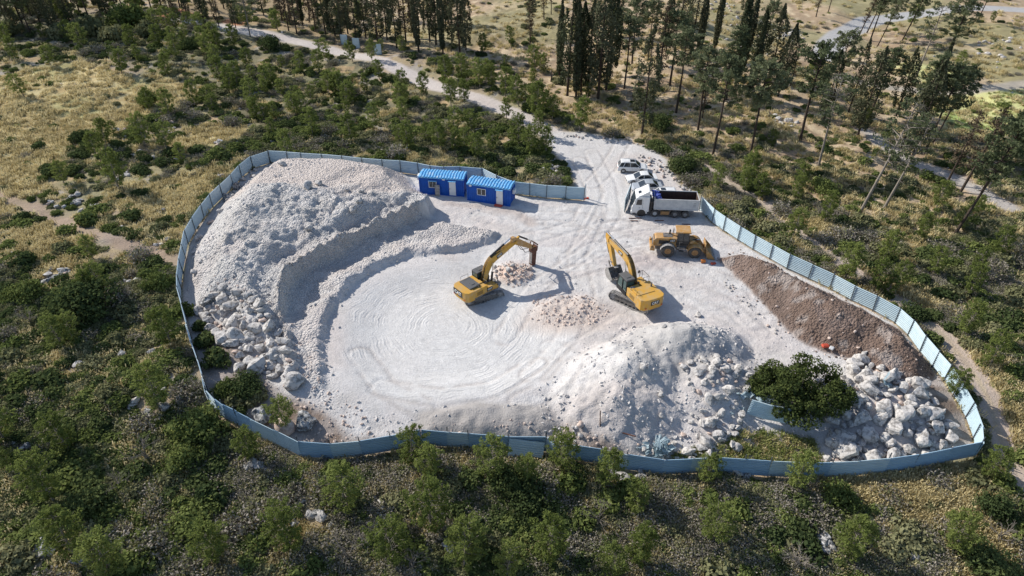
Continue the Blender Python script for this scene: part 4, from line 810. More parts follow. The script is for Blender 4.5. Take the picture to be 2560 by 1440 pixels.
# ------------------------------------------------------------------ cars
def car(kind, label, px, head, paint, group='white cars parked beside the chalk lot'):
    x, y = P(*px); root = thing('parked_car', label, 'car', (x, y, hz(x, y) - .02), R(head), group); L = 4.65; H = 1.70 if kind == 'suv' else 1.45; r = .35 if kind == 'suv' else .33; z0 = .30 if kind == 'suv' else .22
    belt = 1.02 if kind == 'suv' else .90; f, b = L / 2, -L / 2; wf, wb = f - .9, b + .9
    def arch(cx): return [(cx + (r + .07) * math.cos(R(t)), r + (r + .07) * math.sin(R(t))) for t in range(0, 181, 20)]
    poly = [(f - .12, z0), (f, z0 + .2), (f - .02, belt - .32), (f - .35, belt - .14), (f - 1.25, belt - .02), (f - 1.35, belt), (b + (.25 if kind == 'suv' else .95), belt + .03), (b + .06, belt - .03 if kind == 'suv' else belt - .02), (b, belt - .25), (b + .02, z0 + .15), (b + .15, z0)]
    poly += arch(wb)[::-1] + arch(wf)[::-1]
    body = MB().prism(poly, -.90, .90, .05).build('body', paint, root)
    for wx in (wf, wb):
        for wy in (-.80, .80): wheel(root, 'wheel', (wx, wy, r), r, .22, r * .62, M['galv'], 18)
    if kind == 'suv': bot = (f - 1.15, b + .10); top = (f - 1.95, b + .50)
    else: bot = (f - 1.20, b + .55); top = (f - 2.05, b + 1.40)
    zb, zt = belt - .02, H - .04; gb = MB(); bm = gb.bm; wb_, wt = .84, .66
    V = [bm.verts.new(p) for p in ((bot[0], -wb_, zb), (bot[0], wb_, zb), (bot[1], wb_, zb), (bot[1], -wb_, zb), (top[0], -wt, zt), (top[0], wt, zt), (top[1], wt, zt), (top[1], -wt, zt))]
    for q in ((0, 1, 5, 4), (1, 2, 6, 5), (2, 3, 7, 6), (3, 0, 4, 7), (4, 5, 6, 7)): bm.faces.new([V[i] for i in q])
    bmesh.ops.recalc_face_normals(bm, faces=bm.faces[:]); gl = gb.build('windows', M['glass'], root)
    MB().prism([(top[0] + .06, zt - .03), (top[0] - .1, zt + .04), ((top[0] + top[1]) / 2, zt + .08), (top[1] + .1, zt + .05), (top[1] - .08, zt - .03)], -wt - .03, wt + .03, .025).build('roof', paint, root)
    for sy in (-1, 1):
        for (x0, x1) in ((bot[0], top[0]), (bot[1], top[1])): MB().cyl((x0, sy * wb_, zb), (x1, sy * wt, zt), .045, seg=6).build('pillar', paint, root)
        xm = (bot[0] + bot[1]) / 2 + .1; MB().cyl((xm, sy * (wb_ + .01), zb), (xm, sy * (wt + .01), zt), .03, seg=6).build('pillar', paint, root)
        if kind == 'suv': MB().cyl((bot[1] + .75, sy * (wb_ + .01), zb), (top[1] + .6, sy * (wt + .01), zt), .05, seg=6).build('pillar', paint, root)
    if kind == 'suv':
        MB().box((-.1, 0, zt + .085), (.7, .8, .02)).build('sunroof', M['glass'], root)
        for sy in (-.62, .62): MB().tube([(.55, sy, zt + .06), (.45, sy, zt + .13), (-1.4, sy, zt + .13), (-1.5, sy, zt + .05)], .025).build('roof_rail', M['galv'], root)
    for sy in (-.98, .98): MB().box((bot[0] - .35, sy, belt + .06), (.14, .18, .13), bev=.03).build('mirror', paint, root)
    for sy in (-.66, .66): MB().box((f - .10, sy, belt - .28), (.16, .34, .13), bev=.03).build('headlight', M['lamp_g'], root); MB().box((b + .04, sy, belt - .22), (.08, .3, .16), bev=.02).build('tail_light', M['red'], root)
    MB().box((f - .01, 0, z0 + .22), (.05, 1.1, .16)).build('grille', M['black'], root); MB().box((b, 0, z0 + .42), (.03, .5, .12)).build('number_plate', M['white'], root)
    for sy in (-1, 1): root.scale = (.89, .89, .89); MB().box((0, sy * .905, .62), (.012, .01, .55)).box((.95, sy * .905, .62), (.012, .01, .5)).build('door_seams', M['plate'], root)
car('suv', 'white estate car with roof rails, furthest from the truck, facing right', (1580, 426), -4, M['white'])
car('sedan', 'white saloon car between the estate car and the silver saloon', (1603, 453), 183, M['white'])
car('sedan', 'silver saloon car nearest the truck cab, partly hidden by it', (1615, 474), 183, M['silver'])
car('suv', 'white car mostly hidden behind the truck body, only its roof showing', (1653, 499), 182, M['white'])

# gate leaf, entrance post, small coloured things
def gate():
    a = Vector((*P(1561, 533), 0)); b = Vector((*P(1574, 498), 0)); L = (b - a).length; an = math.atan2(b.y - a.y, b.x - a.x); r = thing('gate_leaf', 'open corrugated gate leaf standing in front of the white truck cab', 'gate', (a.x, a.y, hz(a.x, a.y)), an)
    MB().box((L / 2, 0, .15), (L, .06, .06)).box((L / 2, 0, 1.0), (L, .05, .06)).box((L / 2, 0, 2.05), (L, .06, .06)).box((0, 0, 1.1), (.07, .07, 2.0)).box((L, 0, 1.3), (.1, .1, 2.6)).build('gate_frame', M['post'], r)
    o = meshobj('sheet_panel', SHEETS[0], None, r); o.scale = (L, 1, 1.05); o.location = (0, .05, .18)
gate()
for a, b, L_, an_, l_ in ((1588, 547, 1.6, 3, 'thin dark steel bar lying on the chalk in front of the truck cab wheel'), (1585, 553, .9, -4, 'short dark bar lying just below the longer one by the truck cab'), (1648, 553, 1.1, 1, 'thin dark bar lying on the chalk below the second truck axle'), (1715, 562, 1.0, -6, 'small dark bar lying on the chalk between truck and loader'), (1560, 1085, 2.0, -20, 'thin rusty rod lying on the rubble just inside the front fence'), (1500, 1062, 2.4, 75, 'long thin rod stuck in the rubble above the front fence')):
    g = G(a, b); r = MB().box((0, 0, .05), (L_, .08, .08)).build('steel_bar', M['rust']); r.location = g; r.rotation_euler = (0, R(-60) if an_ == 75 else 0, R(an_ if an_ != 75 else 90)); setp(r, l_, 'steel bar')
g = G(1462, 497); r = thing('gate_post', 'pale gate post on a small red base at the end of the short fence', 'post', g); MB().box((0, 0, 1.1), (.12, .12, 2.3)).prism([(-.25, .05), (.25, .05), (.08, .6), (-.08, .6)], -.05, .05).build('post', M['white'], r); MB().box((0, 0, .05), (1.0, .5, .12), bev=.02).build('base', M['red'], r)
g = G(1757, 657); r = thing('plastic_barrel', 'small orange plastic barrel at the left tip of the brown soil heap', 'barrel', g); MB().cyl((-.3, 0, .25), (.3, .1, .25), .25, seg=14).build('body', M['orange'], r); MB().cyl((-.33, 0, .25), (-.29, 0, .25), .2, seg=14).build('lid', M['steel_dark'], r); r.scale = (.8, .8, .8)
g = G(1782, 661); r = thing('plastic_sack', 'red plastic sack crumpled beside the orange barrel', 'sack', g); r.scale = (.7, .7, .7); MB().box((0, 0, .14), (.75, .45, .3), rot=(.1, .2, .4), bev=.12).box((.3, .1, .1), (.4, .4, .22), rot=(.3, -.2, .9), bev=.09).build('bag', M['red'], r)
g = G(2062, 868); r = thing('plastic_sack', 'small red and white sack at the foot of the brown heap above the carob', 'sack', g); MB().box((0, 0, .14), (.7, .4, .26), rot=(.1, .1, .2), bev=.1).build('bag', M['red'], r); MB().box((.5, -.3, .12), (.6, .4, .2), rot=(.1, .2, .9), bev=.08).build('torn_lining', M['white'], r)
# ------------------------------------------------------------------ foliage meshes
def fastmesh(name, verts, faces, mats, midx=None):
    verts = np.asarray(verts, np.float32); faces = np.asarray(faces, np.int32); k = faces.shape[1]
    me = bpy.data.meshes.new(name); me.vertices.add(len(verts)); me.vertices.foreach_set('co', verts.ravel())
    me.loops.add(faces.size); me.loops.foreach_set('vertex_index', faces.ravel()); me.polygons.add(len(faces)); me.polygons.foreach_set('loop_start', np.arange(0, faces.size, k, dtype=np.int32))
    for m in mats: me.materials.append(m)
    if midx is not None: me.polygons.foreach_set('material_index', np.asarray(midx, np.int32))
    me.update(); return me
def leaves(cent, size, rg, up=.3, aspect=1.6, outdir=None):
    n = len(cent); d = rg.normal(size=(n, 3)); d[:, 2] += up
    if outdir is not None: d = d * .8 + outdir * .9
    d /= np.linalg.norm(d, axis=1)[:, None]; a = rg.normal(size=(n, 3)); t = np.cross(d, a); t /= np.linalg.norm(t, axis=1)[:, None]; b = np.cross(d, t)
    s = (size * rg.uniform(.6, 1.3, n))[:, None]; v = np.stack([cent - t * s * .5 * aspect, cent - b * s * .5, cent + t * s * .5 * aspect, cent + b * s * .5], 1)
    return v.reshape(-1, 3), np.arange(n * 4).reshape(-1, 4)
def tubes(segs, seg=5):
    V, Fc = [], []
    for p0, p1, r0, r1 in segs:
        p0 = np.array(p0, float); p1 = np.array(p1, float); d = p1 - p0; d /= np.linalg.norm(d) + 1e-9; a = np.array([0, 0, 1.]) if abs(d[2]) < .9 else np.array([1., 0, 0]); t = np.cross(d, a); t /= np.linalg.norm(t); b = np.cross(d, t); o = len(V)
        for p, r in ((p0, r0), (p1, r1)):
            for k in range(seg):
                an = 2 * math.pi * k / seg; V.append(p + (t * math.cos(an) + b * math.sin(an)) * r)
        for k in range(seg): Fc.append((o + k, o + (k + 1) % seg, o + seg + (k + 1) % seg, o + seg + k))
    return np.array(V), np.array(Fc)
def ellip(rg, n, c, r, shell=.55):
    d = rg.normal(size=(n, 3)); d /= np.linalg.norm(d, axis=1)[:, None]; q = rg.uniform(shell, 1, n)[:, None] ** .6; return np.array(c) + d * q * np.array(r), d
def shrub_mesh(seed, nl=9, n=90, size=.15, flat=.75, m='leaf_green', twigs=False, ragged=.35):
    rg = np.random.default_rng(seed); C, D = [], []
    for i in range(nl):
        a = rg.uniform(0, 6.28); q = rg.uniform(0, .62) ** .8; r = rg.uniform(.24, .46); z = flat * (1 - q * q) * rg.uniform(.45, .85)
        c, d = ellip(rg, n, (q * math.cos(a), q * math.sin(a), z), (r, r, r * .8)); C.append(c); D.append(d)
    c, d = ellip(rg, n * 2, (0, 0, .3), (.75, .75, .45), .3); C.append(c); D.append(d)
    C = np.concatenate(C); D = np.concatenate(D); k = C[:, 2] > .02; C, D = C[k], D[k]; C += rg.normal(size=C.shape) * ragged * .12
    v, f = leaves(C, size, rg, .35, 1.5, D); segs = []
    for i in range(7): a = rg.uniform(0, 6.28); q = rg.uniform(.2, .6); segs.append(((0, 0, 0), (q * math.cos(a), q * math.sin(a), rg.uniform(.4, .8) * flat), .035, .012))
    tv, tf = tubes(segs, 4); o = len(v); return fastmesh('foliage', np.concatenate([v, tv]), np.concatenate([f, tf + o]), [M[m], M['bark']], [0] * len(f) + [1] * len(tf))
def dryshrub_mesh(seed, n=230):
    rg = np.random.default_rng(seed); segs = []; lc = []
    for i in range(n):
        a = rg.uniform(0, 6.28); t = rg.uniform(.1, 1.25); L = rg.uniform(.55, 1.0); o = np.array([math.cos(a), math.sin(a), 0]) * rg.uniform(0, .35); d = np.array([math.cos(a) * math.sin(t), math.sin(a) * math.sin(t), math.cos(t)]); p1 = o + d * L * .55; p2 = p1 + (d + rg.normal(size=3) * .35) * L * .42
        segs += [(o, p1, .014, .011), (p1, p2, .011, .005)]; lc += [p2, p1 * .5 + p2 * .5, p2 + rg.normal(size=3) * .06]
    tv, tf = tubes(segs, 3); v, f = leaves(np.array(lc), .085, rg, .3, 1.8); q = len(tv)
    return fastmesh('foliage', np.concatenate([tv, v]), np.concatenate([tf, f + q]), [M['twig_grey'], M['leaf_olive']], [0] * len(tf) + [0 if rg.random() < .6 else 1 for _ in f])
def pine_meshes(seed, h=4.5, w=1.35, m='leaf_pine', dens=1.0, bare=.14, pale=True):
    rg = np.random.default_rng(seed); segs = []; C, D = [], []; lean = rg.normal(size=2) * .05; top = np.array([lean[0] * h, lean[1] * h, h])
    n = 8
    for i in range(n): a = top * (i / n); b = top * ((i + 1) / n); segs.append((a, b, .085 * (1 - i / n) * h / 4.5 + .012, .085 * (1 - (i + 1) / n) * h / 4.5 + .012))
    nb = int(46 * dens)
    for i in range(nb):
        u = bare + (1 - bare) * (i + rg.random()) / nb; an = i * 2.4 + rg.uniform(-.5, .5); L = w * (math.sin(math.pi * min(1, (1 - u) * .80 + .14)) ** .9) * rg.uniform(.62, 1.15); p0 = top * u
        e = p0 + np.array([math.cos(an) * L, math.sin(an) * L, L * rg.uniform(.15, .65)]); mdl = (p0 + e) / 2 + np.array([0, 0, -.05]); segs += [(p0, mdl, .024, .016), (mdl, e, .016, .006)]
        for t in (.55, .8, 1.0):
            c0 = p0 + (e - p0) * t + rg.normal(size=3) * .10; r = (.20 + .10 * rg.random()) * (h / 4.5) ** .5; c, d = ellip(rg, 24, c0, (r, r, r * .9), .2); C.append(c); D.append(d)
    c, d = ellip(rg, 40, top, (.16, .16, .32), .1); C.append(c); D.append(d); C = np.concatenate(C); D = np.concatenate(D)
    v, f = leaves(C, .085, rg, .5, 2.8, D * .6); tv, tf = tubes(segs, 5)
    return fastmesh('trunk', tv, tf, [M['bark_pale'] if pale else M['bark']]), fastmesh('crown', v, f, [M[m]])
def tallpine_meshes(seed, h=12.5, cw=2.6, c0=.52, m='leaf_tallpine', n=30, dead=.0, leaf=34):
    rg = np.random.default_rng(seed); segs = []; C, D = [], []; k = 12; ph = rg.uniform(0, 6.28); pts = []
    for i in range(k + 1): u = i / k; pts.append(np.array([math.sin(u * 2.4 + ph) * .22 * u, math.cos(u * 2.1 + ph) * .22 * u, h * u * .97]))
    for i in range(k): segs.append((pts[i], pts[i + 1], .17 * (1 - .75 * i / k), .17 * (1 - .75 * (i + 1) / k)))
    for i in range(n):
        u = c0 + (1 - c0) * (i + rg.random()) / n; q = u * k; j = min(k - 1, int(q)); p0 = pts[j] + (pts[j + 1] - pts[j]) * (q - j); an = i * 2.4 + rg.uniform(-.6, .6); uu = (u - c0) / (1 - c0); L = cw * (.45 + .6 * math.sin(math.pi * min(1, uu * .85 + .12))) * rg.uniform(.5, 1.05) * (1 - .45 * max(0, uu - .7) / .3)
        e = p0 + np.array([math.cos(an) * L, math.sin(an) * L, L * rg.uniform(.05, .5)]); mdl = (p0 + e) / 2 + np.array([0, 0, -.12 + .1 * rg.random()]); segs += [(p0, mdl, .055, .035), (mdl, e, .035, .012)]
        if rg.random() < dead:
            for _ in range(4): segs.append((mdl + (e - mdl) * rg.random(), e + rg.normal(size=3) * .5, .016, .006))
            continue
        for t in (.5, .72, .9, 1.05):
            c_ = p0 + (e - p0) * t + rg.normal(size=3) * .22; r = rg.uniform(.32, .55); c, d = ellip(rg, leaf, c_, (r, r, r * .6), .15); C.append(c); D.append(d)
    for i in range(9):
        u = rg.uniform(.22, c0); q = u * k; j = int(q); an = rg.uniform(0, 6.28); L = rg.uniform(.4, 1.3); segs.append((pts[j], pts[j] + np.array([math.cos(an) * L, math.sin(an) * L, .1 - .2 * rg.random()]), .02, .006))
    C = np.concatenate(C); D = np.concatenate(D); v, f = leaves(C, .15, rg, .4, 2.2, D * .5); tv, tf = tubes(segs, 6)
    return fastmesh('trunk', tv, tf, [M['bark'] if dead < .4 else M['bark_pale']]), fastmesh('crown', v, f, [M[m]])
def cypress_meshes(seed, h=14, w=.95, bare=.10, n=2600, m='leaf_cypress', gap=0.0, shape=1.0):
    rg = np.random.default_rng(seed); segs = []; k = 10
    for i in range(k): segs.append(((0, 0, h * i / k * .97), (0, 0, h * (i + 1) / k * .97), .19 * (1 - .9 * i / k), .19 * (1 - .9 * (i + 1) / k)))
    u = bare + (1 - bare) * rg.random(n) ** 1.05; an = rg.uniform(0, 6.28, n); uu = (u - bare) / (1 - bare); prof = np.sin(np.pi * np.clip(uu * .62 + .24, 0, 1)) ** .8 * (1 - np.clip((uu - .55) / .45, 0, 1) ** 2 * .92) * shape + (1 - shape) * (1 - uu)
    lump = .72 + .5 * vn(an * 1.6 + 50, u * h * .9, seed); rad = w * prof * lump * rg.uniform(.35, 1, n) ** .5
    C = np.stack([np.cos(an) * rad, np.sin(an) * rad, u * h + rg.normal(size=n) * .12], 1); D = np.stack([np.cos(an), np.sin(an), np.full(n, .8)], 1)
    if gap: kk = vn(an * 1.4 + 9, u * h * .8 + 30, seed + 3) > gap; C, D = C[kk], D[kk]
    for i in range(int(26 + 50 * gap)):
        u_ = rg.uniform(bare * .6, .9); a = rg.uniform(0, 6.28); L = w * rg.uniform(.6, 1.15) * (1 - u_ * .5); segs.append(((0, 0, u_ * h), (math.cos(a) * L, math.sin(a) * L, u_ * h + L * rg.uniform(.1, .6)), .03, .008))
    nn = len(C); d = rg.normal(size=(nn, 3)) * .6 + D * .5; d[:, 2] *= .3; d /= np.linalg.norm(d, axis=1)[:, None]
    v, f = leaves(C, .20, rg, .0, 1.9, d); tv, tf = tubes(segs, 5); return fastmesh('trunk', tv, tf, [M['bark']]), fastmesh('crown', v, f, [M[m]])
def dead_mesh(seed, h=2.6, spread=.9, mm='bark_pale', depth=4):
    rg = np.random.default_rng(seed); segs = []
    def br(p, d, L, r, k):
        e = p + d * L; segs.append((p, e, r, r * .65))
        if k == 0: return
        for _ in range(rg.integers(2, 4)): nd = d + rg.normal(size=3) * .5 * spread; nd[2] = abs(nd[2]) * .8 + .05; nd /= np.linalg.norm(nd); br(e if rg.random() < .7 else p + d * L * .6, nd, L * rg.uniform(.6, .85), r * .6, k - 1)
    for _ in range(3 if h < 4 else 1): d = np.array([rg.normal() * .35, rg.normal() * .35, 1.0]); d /= np.linalg.norm(d); br(np.zeros(3), d, h * .33, .022 * h, depth)
    tv, tf = tubes(segs, 4); return fastmesh('branches', tv, tf, [M[mm]])
def tuft_mesh(seed, m, n=60, h=.5, r=.6):
    rg = np.random.default_rng(seed); p = rg.normal(size=(n, 2)) * r * .5; hh = h * rg.uniform(.5, 1.1, n); ln = rg.normal(size=(n, 2)) * .22 + np.array([.12, -.04]); wd = .055; a = rg.uniform(0, 6.28, n)
    t = np.stack([np.cos(a), np.sin(a), np.zeros(n)], 1) * wd; b = np.stack([p[:, 0], p[:, 1], np.zeros(n)], 1); e = b + np.stack([ln[:, 0] * hh * 1.2, ln[:, 1] * hh * 1.2, hh], 1)
    v = np.stack([b - t, b + t, e + t * .5, e - t * .5], 1).reshape(-1, 3); return fastmesh('tuft', v, np.arange(n * 4).reshape(-1, 4), [M[m]])
def rock_mesh(seed, sub=3, m='chalk_rock', planes=15, smooth=True, nz=.11):
    rd = random.Random(seed); bm = bmesh.new(); bmesh.ops.create_icosphere(bm, subdivisions=sub, radius=1)
    pl = [(Vector((rd.gauss(0, 1), rd.gauss(0, 1), rd.gauss(0, 1))).normalized(), rd.uniform(.48, .80)) for _ in range(planes)]; sc = Vector((rd.uniform(.85, 1.3), rd.uniform(.75, 1.0), rd.uniform(.6, .85)))
    for v in bm.verts:
        for n_, d in pl:
            q = v.co.dot(n_)
            if q > d: v.co -= n_ * (q - d) * .97
        v.co *= 1 + nz * mnoise.noise(v.co * 2.1 + Vector((seed, 0, 0))) + nz * .5 * mnoise.noise(v.co * 5 + Vector((seed, 5, 0))); v.co = Vector((v.co.x * sc.x, v.co.y * sc.y, v.co.z * sc.z))
    me = bpy.data.meshes.new('boulder'); bm.to_mesh(me); bm.free()
    if smooth:
        for p in me.polygons: p.use_smooth = True
    me.materials.append(M[m]); return me

SHR = {'green': [shrub_mesh(100 + i, m='leaf_green') for i in range(4)], 'dark': [shrub_mesh(120 + i, m='leaf_dark', n=100) for i in range(3)], 'olive': [shrub_mesh(140 + i, m='leaf_olive', flat=.6) for i in range(3)], 'dry': [dryshrub_mesh(160 + i) for i in range(3)]}
BIG = {'green': [shrub_mesh(200 + i, nl=20, n=120, size=.075, m='leaf_green') for i in range(2)], 'dark': [shrub_mesh(210 + i, nl=24, n=120, size=.07, m='leaf_dark') for i in range(2)]}
PINE = [pine_meshes(300 + i, h=4.5, w=rng.uniform(1.15, 1.55)) for i in range(6)]
TP = [tallpine_meshes(400 + i, cw=2.2 + .3 * (i % 3), c0=.50 + .05 * (i % 3)) for i in range(4)]
TPG = [tallpine_meshes(420 + i, cw=2.6, c0=.45, dead=.45, leaf=20) for i in range(2)]
TPT = [tallpine_meshes(440 + i, cw=1.1, c0=.28, m='leaf_brown', n=34, dead=.3, leaf=9) for i in range(2)]
CYN = [cypress_meshes(500 + i, w=.62, n=2600) for i in range(2)]
CYB = [cypress_meshes(520 + i, w=1.75, n=4600, gap=.42, bare=.13) for i in range(4)]
CYR = [cypress_meshes(540 + i, w=1.5, n=2300, gap=.45, bare=.16, m='leaf_brown', shape=.8) for i in range(3)]
DEAD = [dead_mesh(600 + i) for i in range(3)]; DEADB = dead_mesh(620, h=9, spread=.8, mm='bark_pale', depth=6)
ROCK = [rock_mesh(700 + i, smooth=False) for i in range(7)]; GROCK = [rock_mesh(720 + i, m='grey_rock', nz=.25, smooth=False) for i in range(4)]; PROCK = [rock_mesh(740 + i, m='pink_rock', sub=2) for i in range(3)]

# ------------------------------------------------------------------ where a thing stands, in words
SITE_A = SITE
def zone(px, py):
    if py > 1100:
        near = py > 1290
        if px < 400: return 'at the bottom left corner' if near else 'left of the fence bend'
        if px < 860: return 'at the bottom edge, left' if near else 'just below the silver fence bend'
        if px < 1280: return 'at the bottom edge, centre left' if near else 'below the left front fence'
        if px < 1660: return 'at the bottom edge, centre right' if near else 'below the stepped front fence'
        if px < 2080: return 'at the bottom edge, right' if near else 'below the fence by the carob'
        return 'at the bottom right corner' if near else 'below the boulder pile fence'
    if px < 560 and py > 830: return 'on the left slope, lower part'
    if px < 520 and py > 640: return 'around the very large dark bush'
    if px < 560 and py > 440: return 'by the path left of the fence'
    if px < 560 and py > 300: return 'between golden field and fence corner'
    if px < 560 and py > 170: return 'in the golden field'
    if px < 560: return 'above the golden field'
    if py > 380 and px > 1650:
        if py > 800: return 'beside the lower dirt track'
        if py > 600: return 'beyond the dirt track, middle'
        return 'between the truck and the forest' if px < 2100 else 'below the leaning tall pines'
    if px > 2200: return 'on the top right slope'
    if px < 800: return 'right of the field, upper part' if py < 270 else 'above the back fence, left'
    if px < 1080: return 'below the chalk road, middle' if py < 270 else 'above the back fence, middle'
    if px < 1420 and py > 320: return 'just above the blue cabins'
    if px < 1520 and py > 165: return 'along the chalk road bend'
    return 'on the tan forest floor'
def zone_short(px, py): return zone(px, py)
used = {}
def place(name, label, cat, group, parts, x, y, s, rz=None, tilt=(0, 0), sz=None, dz=0.0):
    z = hz(x, y); r = thing(name, label, cat, (x, y, z + dz), 0, group); r.rotation_euler = (tilt[0], tilt[1], rng.uniform(0, 6.28) if rz is None else rz)
    s3 = (s, s, s if sz is None else sz); r.scale = s3
    for nm, me in parts: o = meshobj(nm, me, None, r)
    return r
def single(name, label, cat, group, me, x, y, z, s, rot):
    o = meshobj(name, me); o.location = (x, y, z); o.scale = s if isinstance(s, tuple) else (s, s, s); o.rotation_euler = rot; return setp(o, label, cat, group)
occupied = []
def pine(px, py, h, label=None):
    x, y = G(px, py)[:2]; t, c = PINE[rng.integers(len(PINE))]; s = h / 4.5
    ad = 'small' if h < 3.5 else ('tall' if h > 4.5 else 'mid-sized')
    place('young_pine', label or ad + ' young pine ' + zone(px, py), 'tree', ad + ' young pines ' + zone(px, py), (('trunk', t), ('crown', c)), x, y, s * rng.uniform(.9, 1.1), sz=s, tilt=(rng.uniform(-.06, .06), rng.uniform(-.06, .06))); occupied.append((x, y, 1.2 * s))
def shrub(px, py, r, kind='green', label=None, big=False, hf=1.0, xy=None, grp=None):
    x, y = xy if xy else G(px, py)[:2]; me = (BIG if big else SHR)[kind][rng.integers(len((BIG if big else SHR)[kind]))]
    nm = {'green': ('green_shrub', 'rounded mid green shrub '), 'dark': ('dark_shrub', 'dense dark green shrub '), 'olive': ('olive_shrub', 'low olive green shrub '), 'dry': ('dry_shrub', 'dry grey leafless shrub ')}[kind]
    o = single(nm[0], label or nm[1] + zone(px, py), 'shrub', grp if label else {'green': 'mid green', 'dark': 'dark green', 'olive': 'olive', 'dry': 'dry grey'}[kind] + ' shrubs ' + zone(px, py), me, x, y, hz(x, y) - .06, (r, r, r * hf), (0, 0, rng.uniform(0, 6.28))); occupied.append((x, y, r * .8)); return o

# --- the carob tree inside the fence and the big bush on the left
def carob():
    rg = np.random.default_rng(77); x, y = P(1995, 1002); root = thing('carob_tree', 'broad dark green carob tree standing inside the fence beside the boulder pile', 'tree', (x, y, hz(x, y))); C, D = [], []; segs = []
    for i in range(95):
        a = rg.uniform(0, 6.28); q = rg.uniform(.0, 1) ** .55; el = rg.uniform(.05, 1.0); c_ = np.array([math.cos(a) * q * 4.0, math.sin(a) * q * 3.3, .9 + 3.0 * math.sqrt(max(0, 1 - (q * .92) ** 2)) * el]); r = rg.uniform(.5, .95); c, d = ellip(rg, 210, c_, (r, r, r * .75), .45); C.append(c); D.append(d)
        if i % 2 == 0: m_ = np.array([c_[0] * .45, c_[1] * .45, c_[2] * .55]); segs += [((0, 0, .4), m_, .09, .06), (m_, c_ * [1.1, 1.1, 1.04], .05, .015)]
    segs += [((0, 0, -.2), (.1, 0, .9), .35, .28)]; C = np.concatenate(C); D = np.concatenate(D); k = C[:, 2] > .15; C, D = C[k], D[k]; v, f = leaves(C, .15, rg, .3, 1.5, D * .8)
    tv, tf = tubes(segs, 6); meshobj('trunk', fastmesh('trunk', tv, tf, [M['bark_pale']]), None, root); meshobj('crown', fastmesh('crown', v, f, [M['leaf_carob']]), None, root)
carob()
shrub(222, 775, 3.9, 'dark', 'very large dark green bush left of the rubble heap fence', True, .95)
shrub(68, 745, 2.4, 'green', 'bright green round bush at the left edge beside the very large dark bush', True, 1.1)
shrub(505, 1085, 2.6, 'green', 'large bright green bush below the silver bend of the fence', True, 1.1); shrub(470, 1160, 2.0, 'green', 'bright green bush just in front of the large one at the fence bend', True)
shrub(2096, 1262, 1.9, 'green', 'large leafy green bush in front of the boulder pile part of the fence', True, 1.2); shrub(2482, 1285, 1.7, 'dark', 'round dark cypress-like bush at the right edge near the dirt track', True, 1.3)
shrub(1703, 425, 2.3, 'dark', 'big round dark bush beside the silver car', True, 1.15); shrub(1650, 318, 2.5, 'dark', 'dark round bush at the foot of the tall thin cypress behind the cars', True, 1.0); shrub(1640, 372, 2.0, 'dark', 'dark low bush at the edge of the chalk lot behind the cars', True, .8)
shrub(1320, 1270, 2.2, 'dark', 'deep green bush below the loose sheet at the front fence', True, .9); shrub(1275, 1215, 2.2, 'dark', 'blue-green bush left of the deep green bush below the loose sheet', True, 1.1)
shrub(478, 125, 2.4, 'dark', 'round dark bush on the left of the chalk road end', True, 1.2); shrub(677, 122, 2.7, 'dark', 'large round dark bush touching the chalk road', True, 1.2)
shrub(208, 352, 2.2, 'dark', 'spreading dark bush at the lower edge of the golden field', True, .9); shrub(372, 262, 1.9, 'green', 'tall green bush standing alone at the right end of the golden field', True, 1.6)
shrub(2055, 480, 2.2, 'green', 'green bush behind the dirt track right of the truck', True, 1.0); shrub(2278, 792, 1.9, 'dark', 'dark round bush touching the outside of the right hand fence', True, .8)
for a, b, r, kd in ((520, 860, 1.4, 'dark'), (505, 820, 1.1, 'dark'), (545, 905, 1.6, 'dark'), (585, 1010, 1.3, 'olive'), (640, 1000, 1.2, 'olive'), (600, 1040, 1.0, 'dark'), (1380, 480, .8, 'dark'), (1420, 488, .7, 'olive'), (1320, 478, .9, 'dark'), (1290, 470, .7, 'dark')): wd = kd.replace('dark', 'dark green') + ' bush inside the ' + ('short fence by the right blue cabin' if a > 1200 else 'shaded left fence'); shrub(a, b, r, kd, wd, grp='bushes: ' + wd)
shrub(460, 265 + 520, 1.4, 'green', None); shrub(395, 720, 1.9, 'green', 'yellow-green bush leaning on the leftmost part of the fence', True, 1.2); shrub(620, 975, 2.0, 'dark', 'dark bush in the shade inside the left fence beside the pale boulders', True, .9); shrub(560, 985, 1.5, 'green', 'green bush inside the fence just above the silver bend', True, 1.0)
shrub(2460, 1428, 2.4, 'dark', 'dark bush at the bottom right corner', True, 1.0); shrub(497, 1310, 2.4, 'green', 'broad green bush in the middle of the front left scrub', True, .9); shrub(230, 1265, 2.2, 'dark', 'dark shaded bush left of the broad green one in the front left scrub', True, .9)
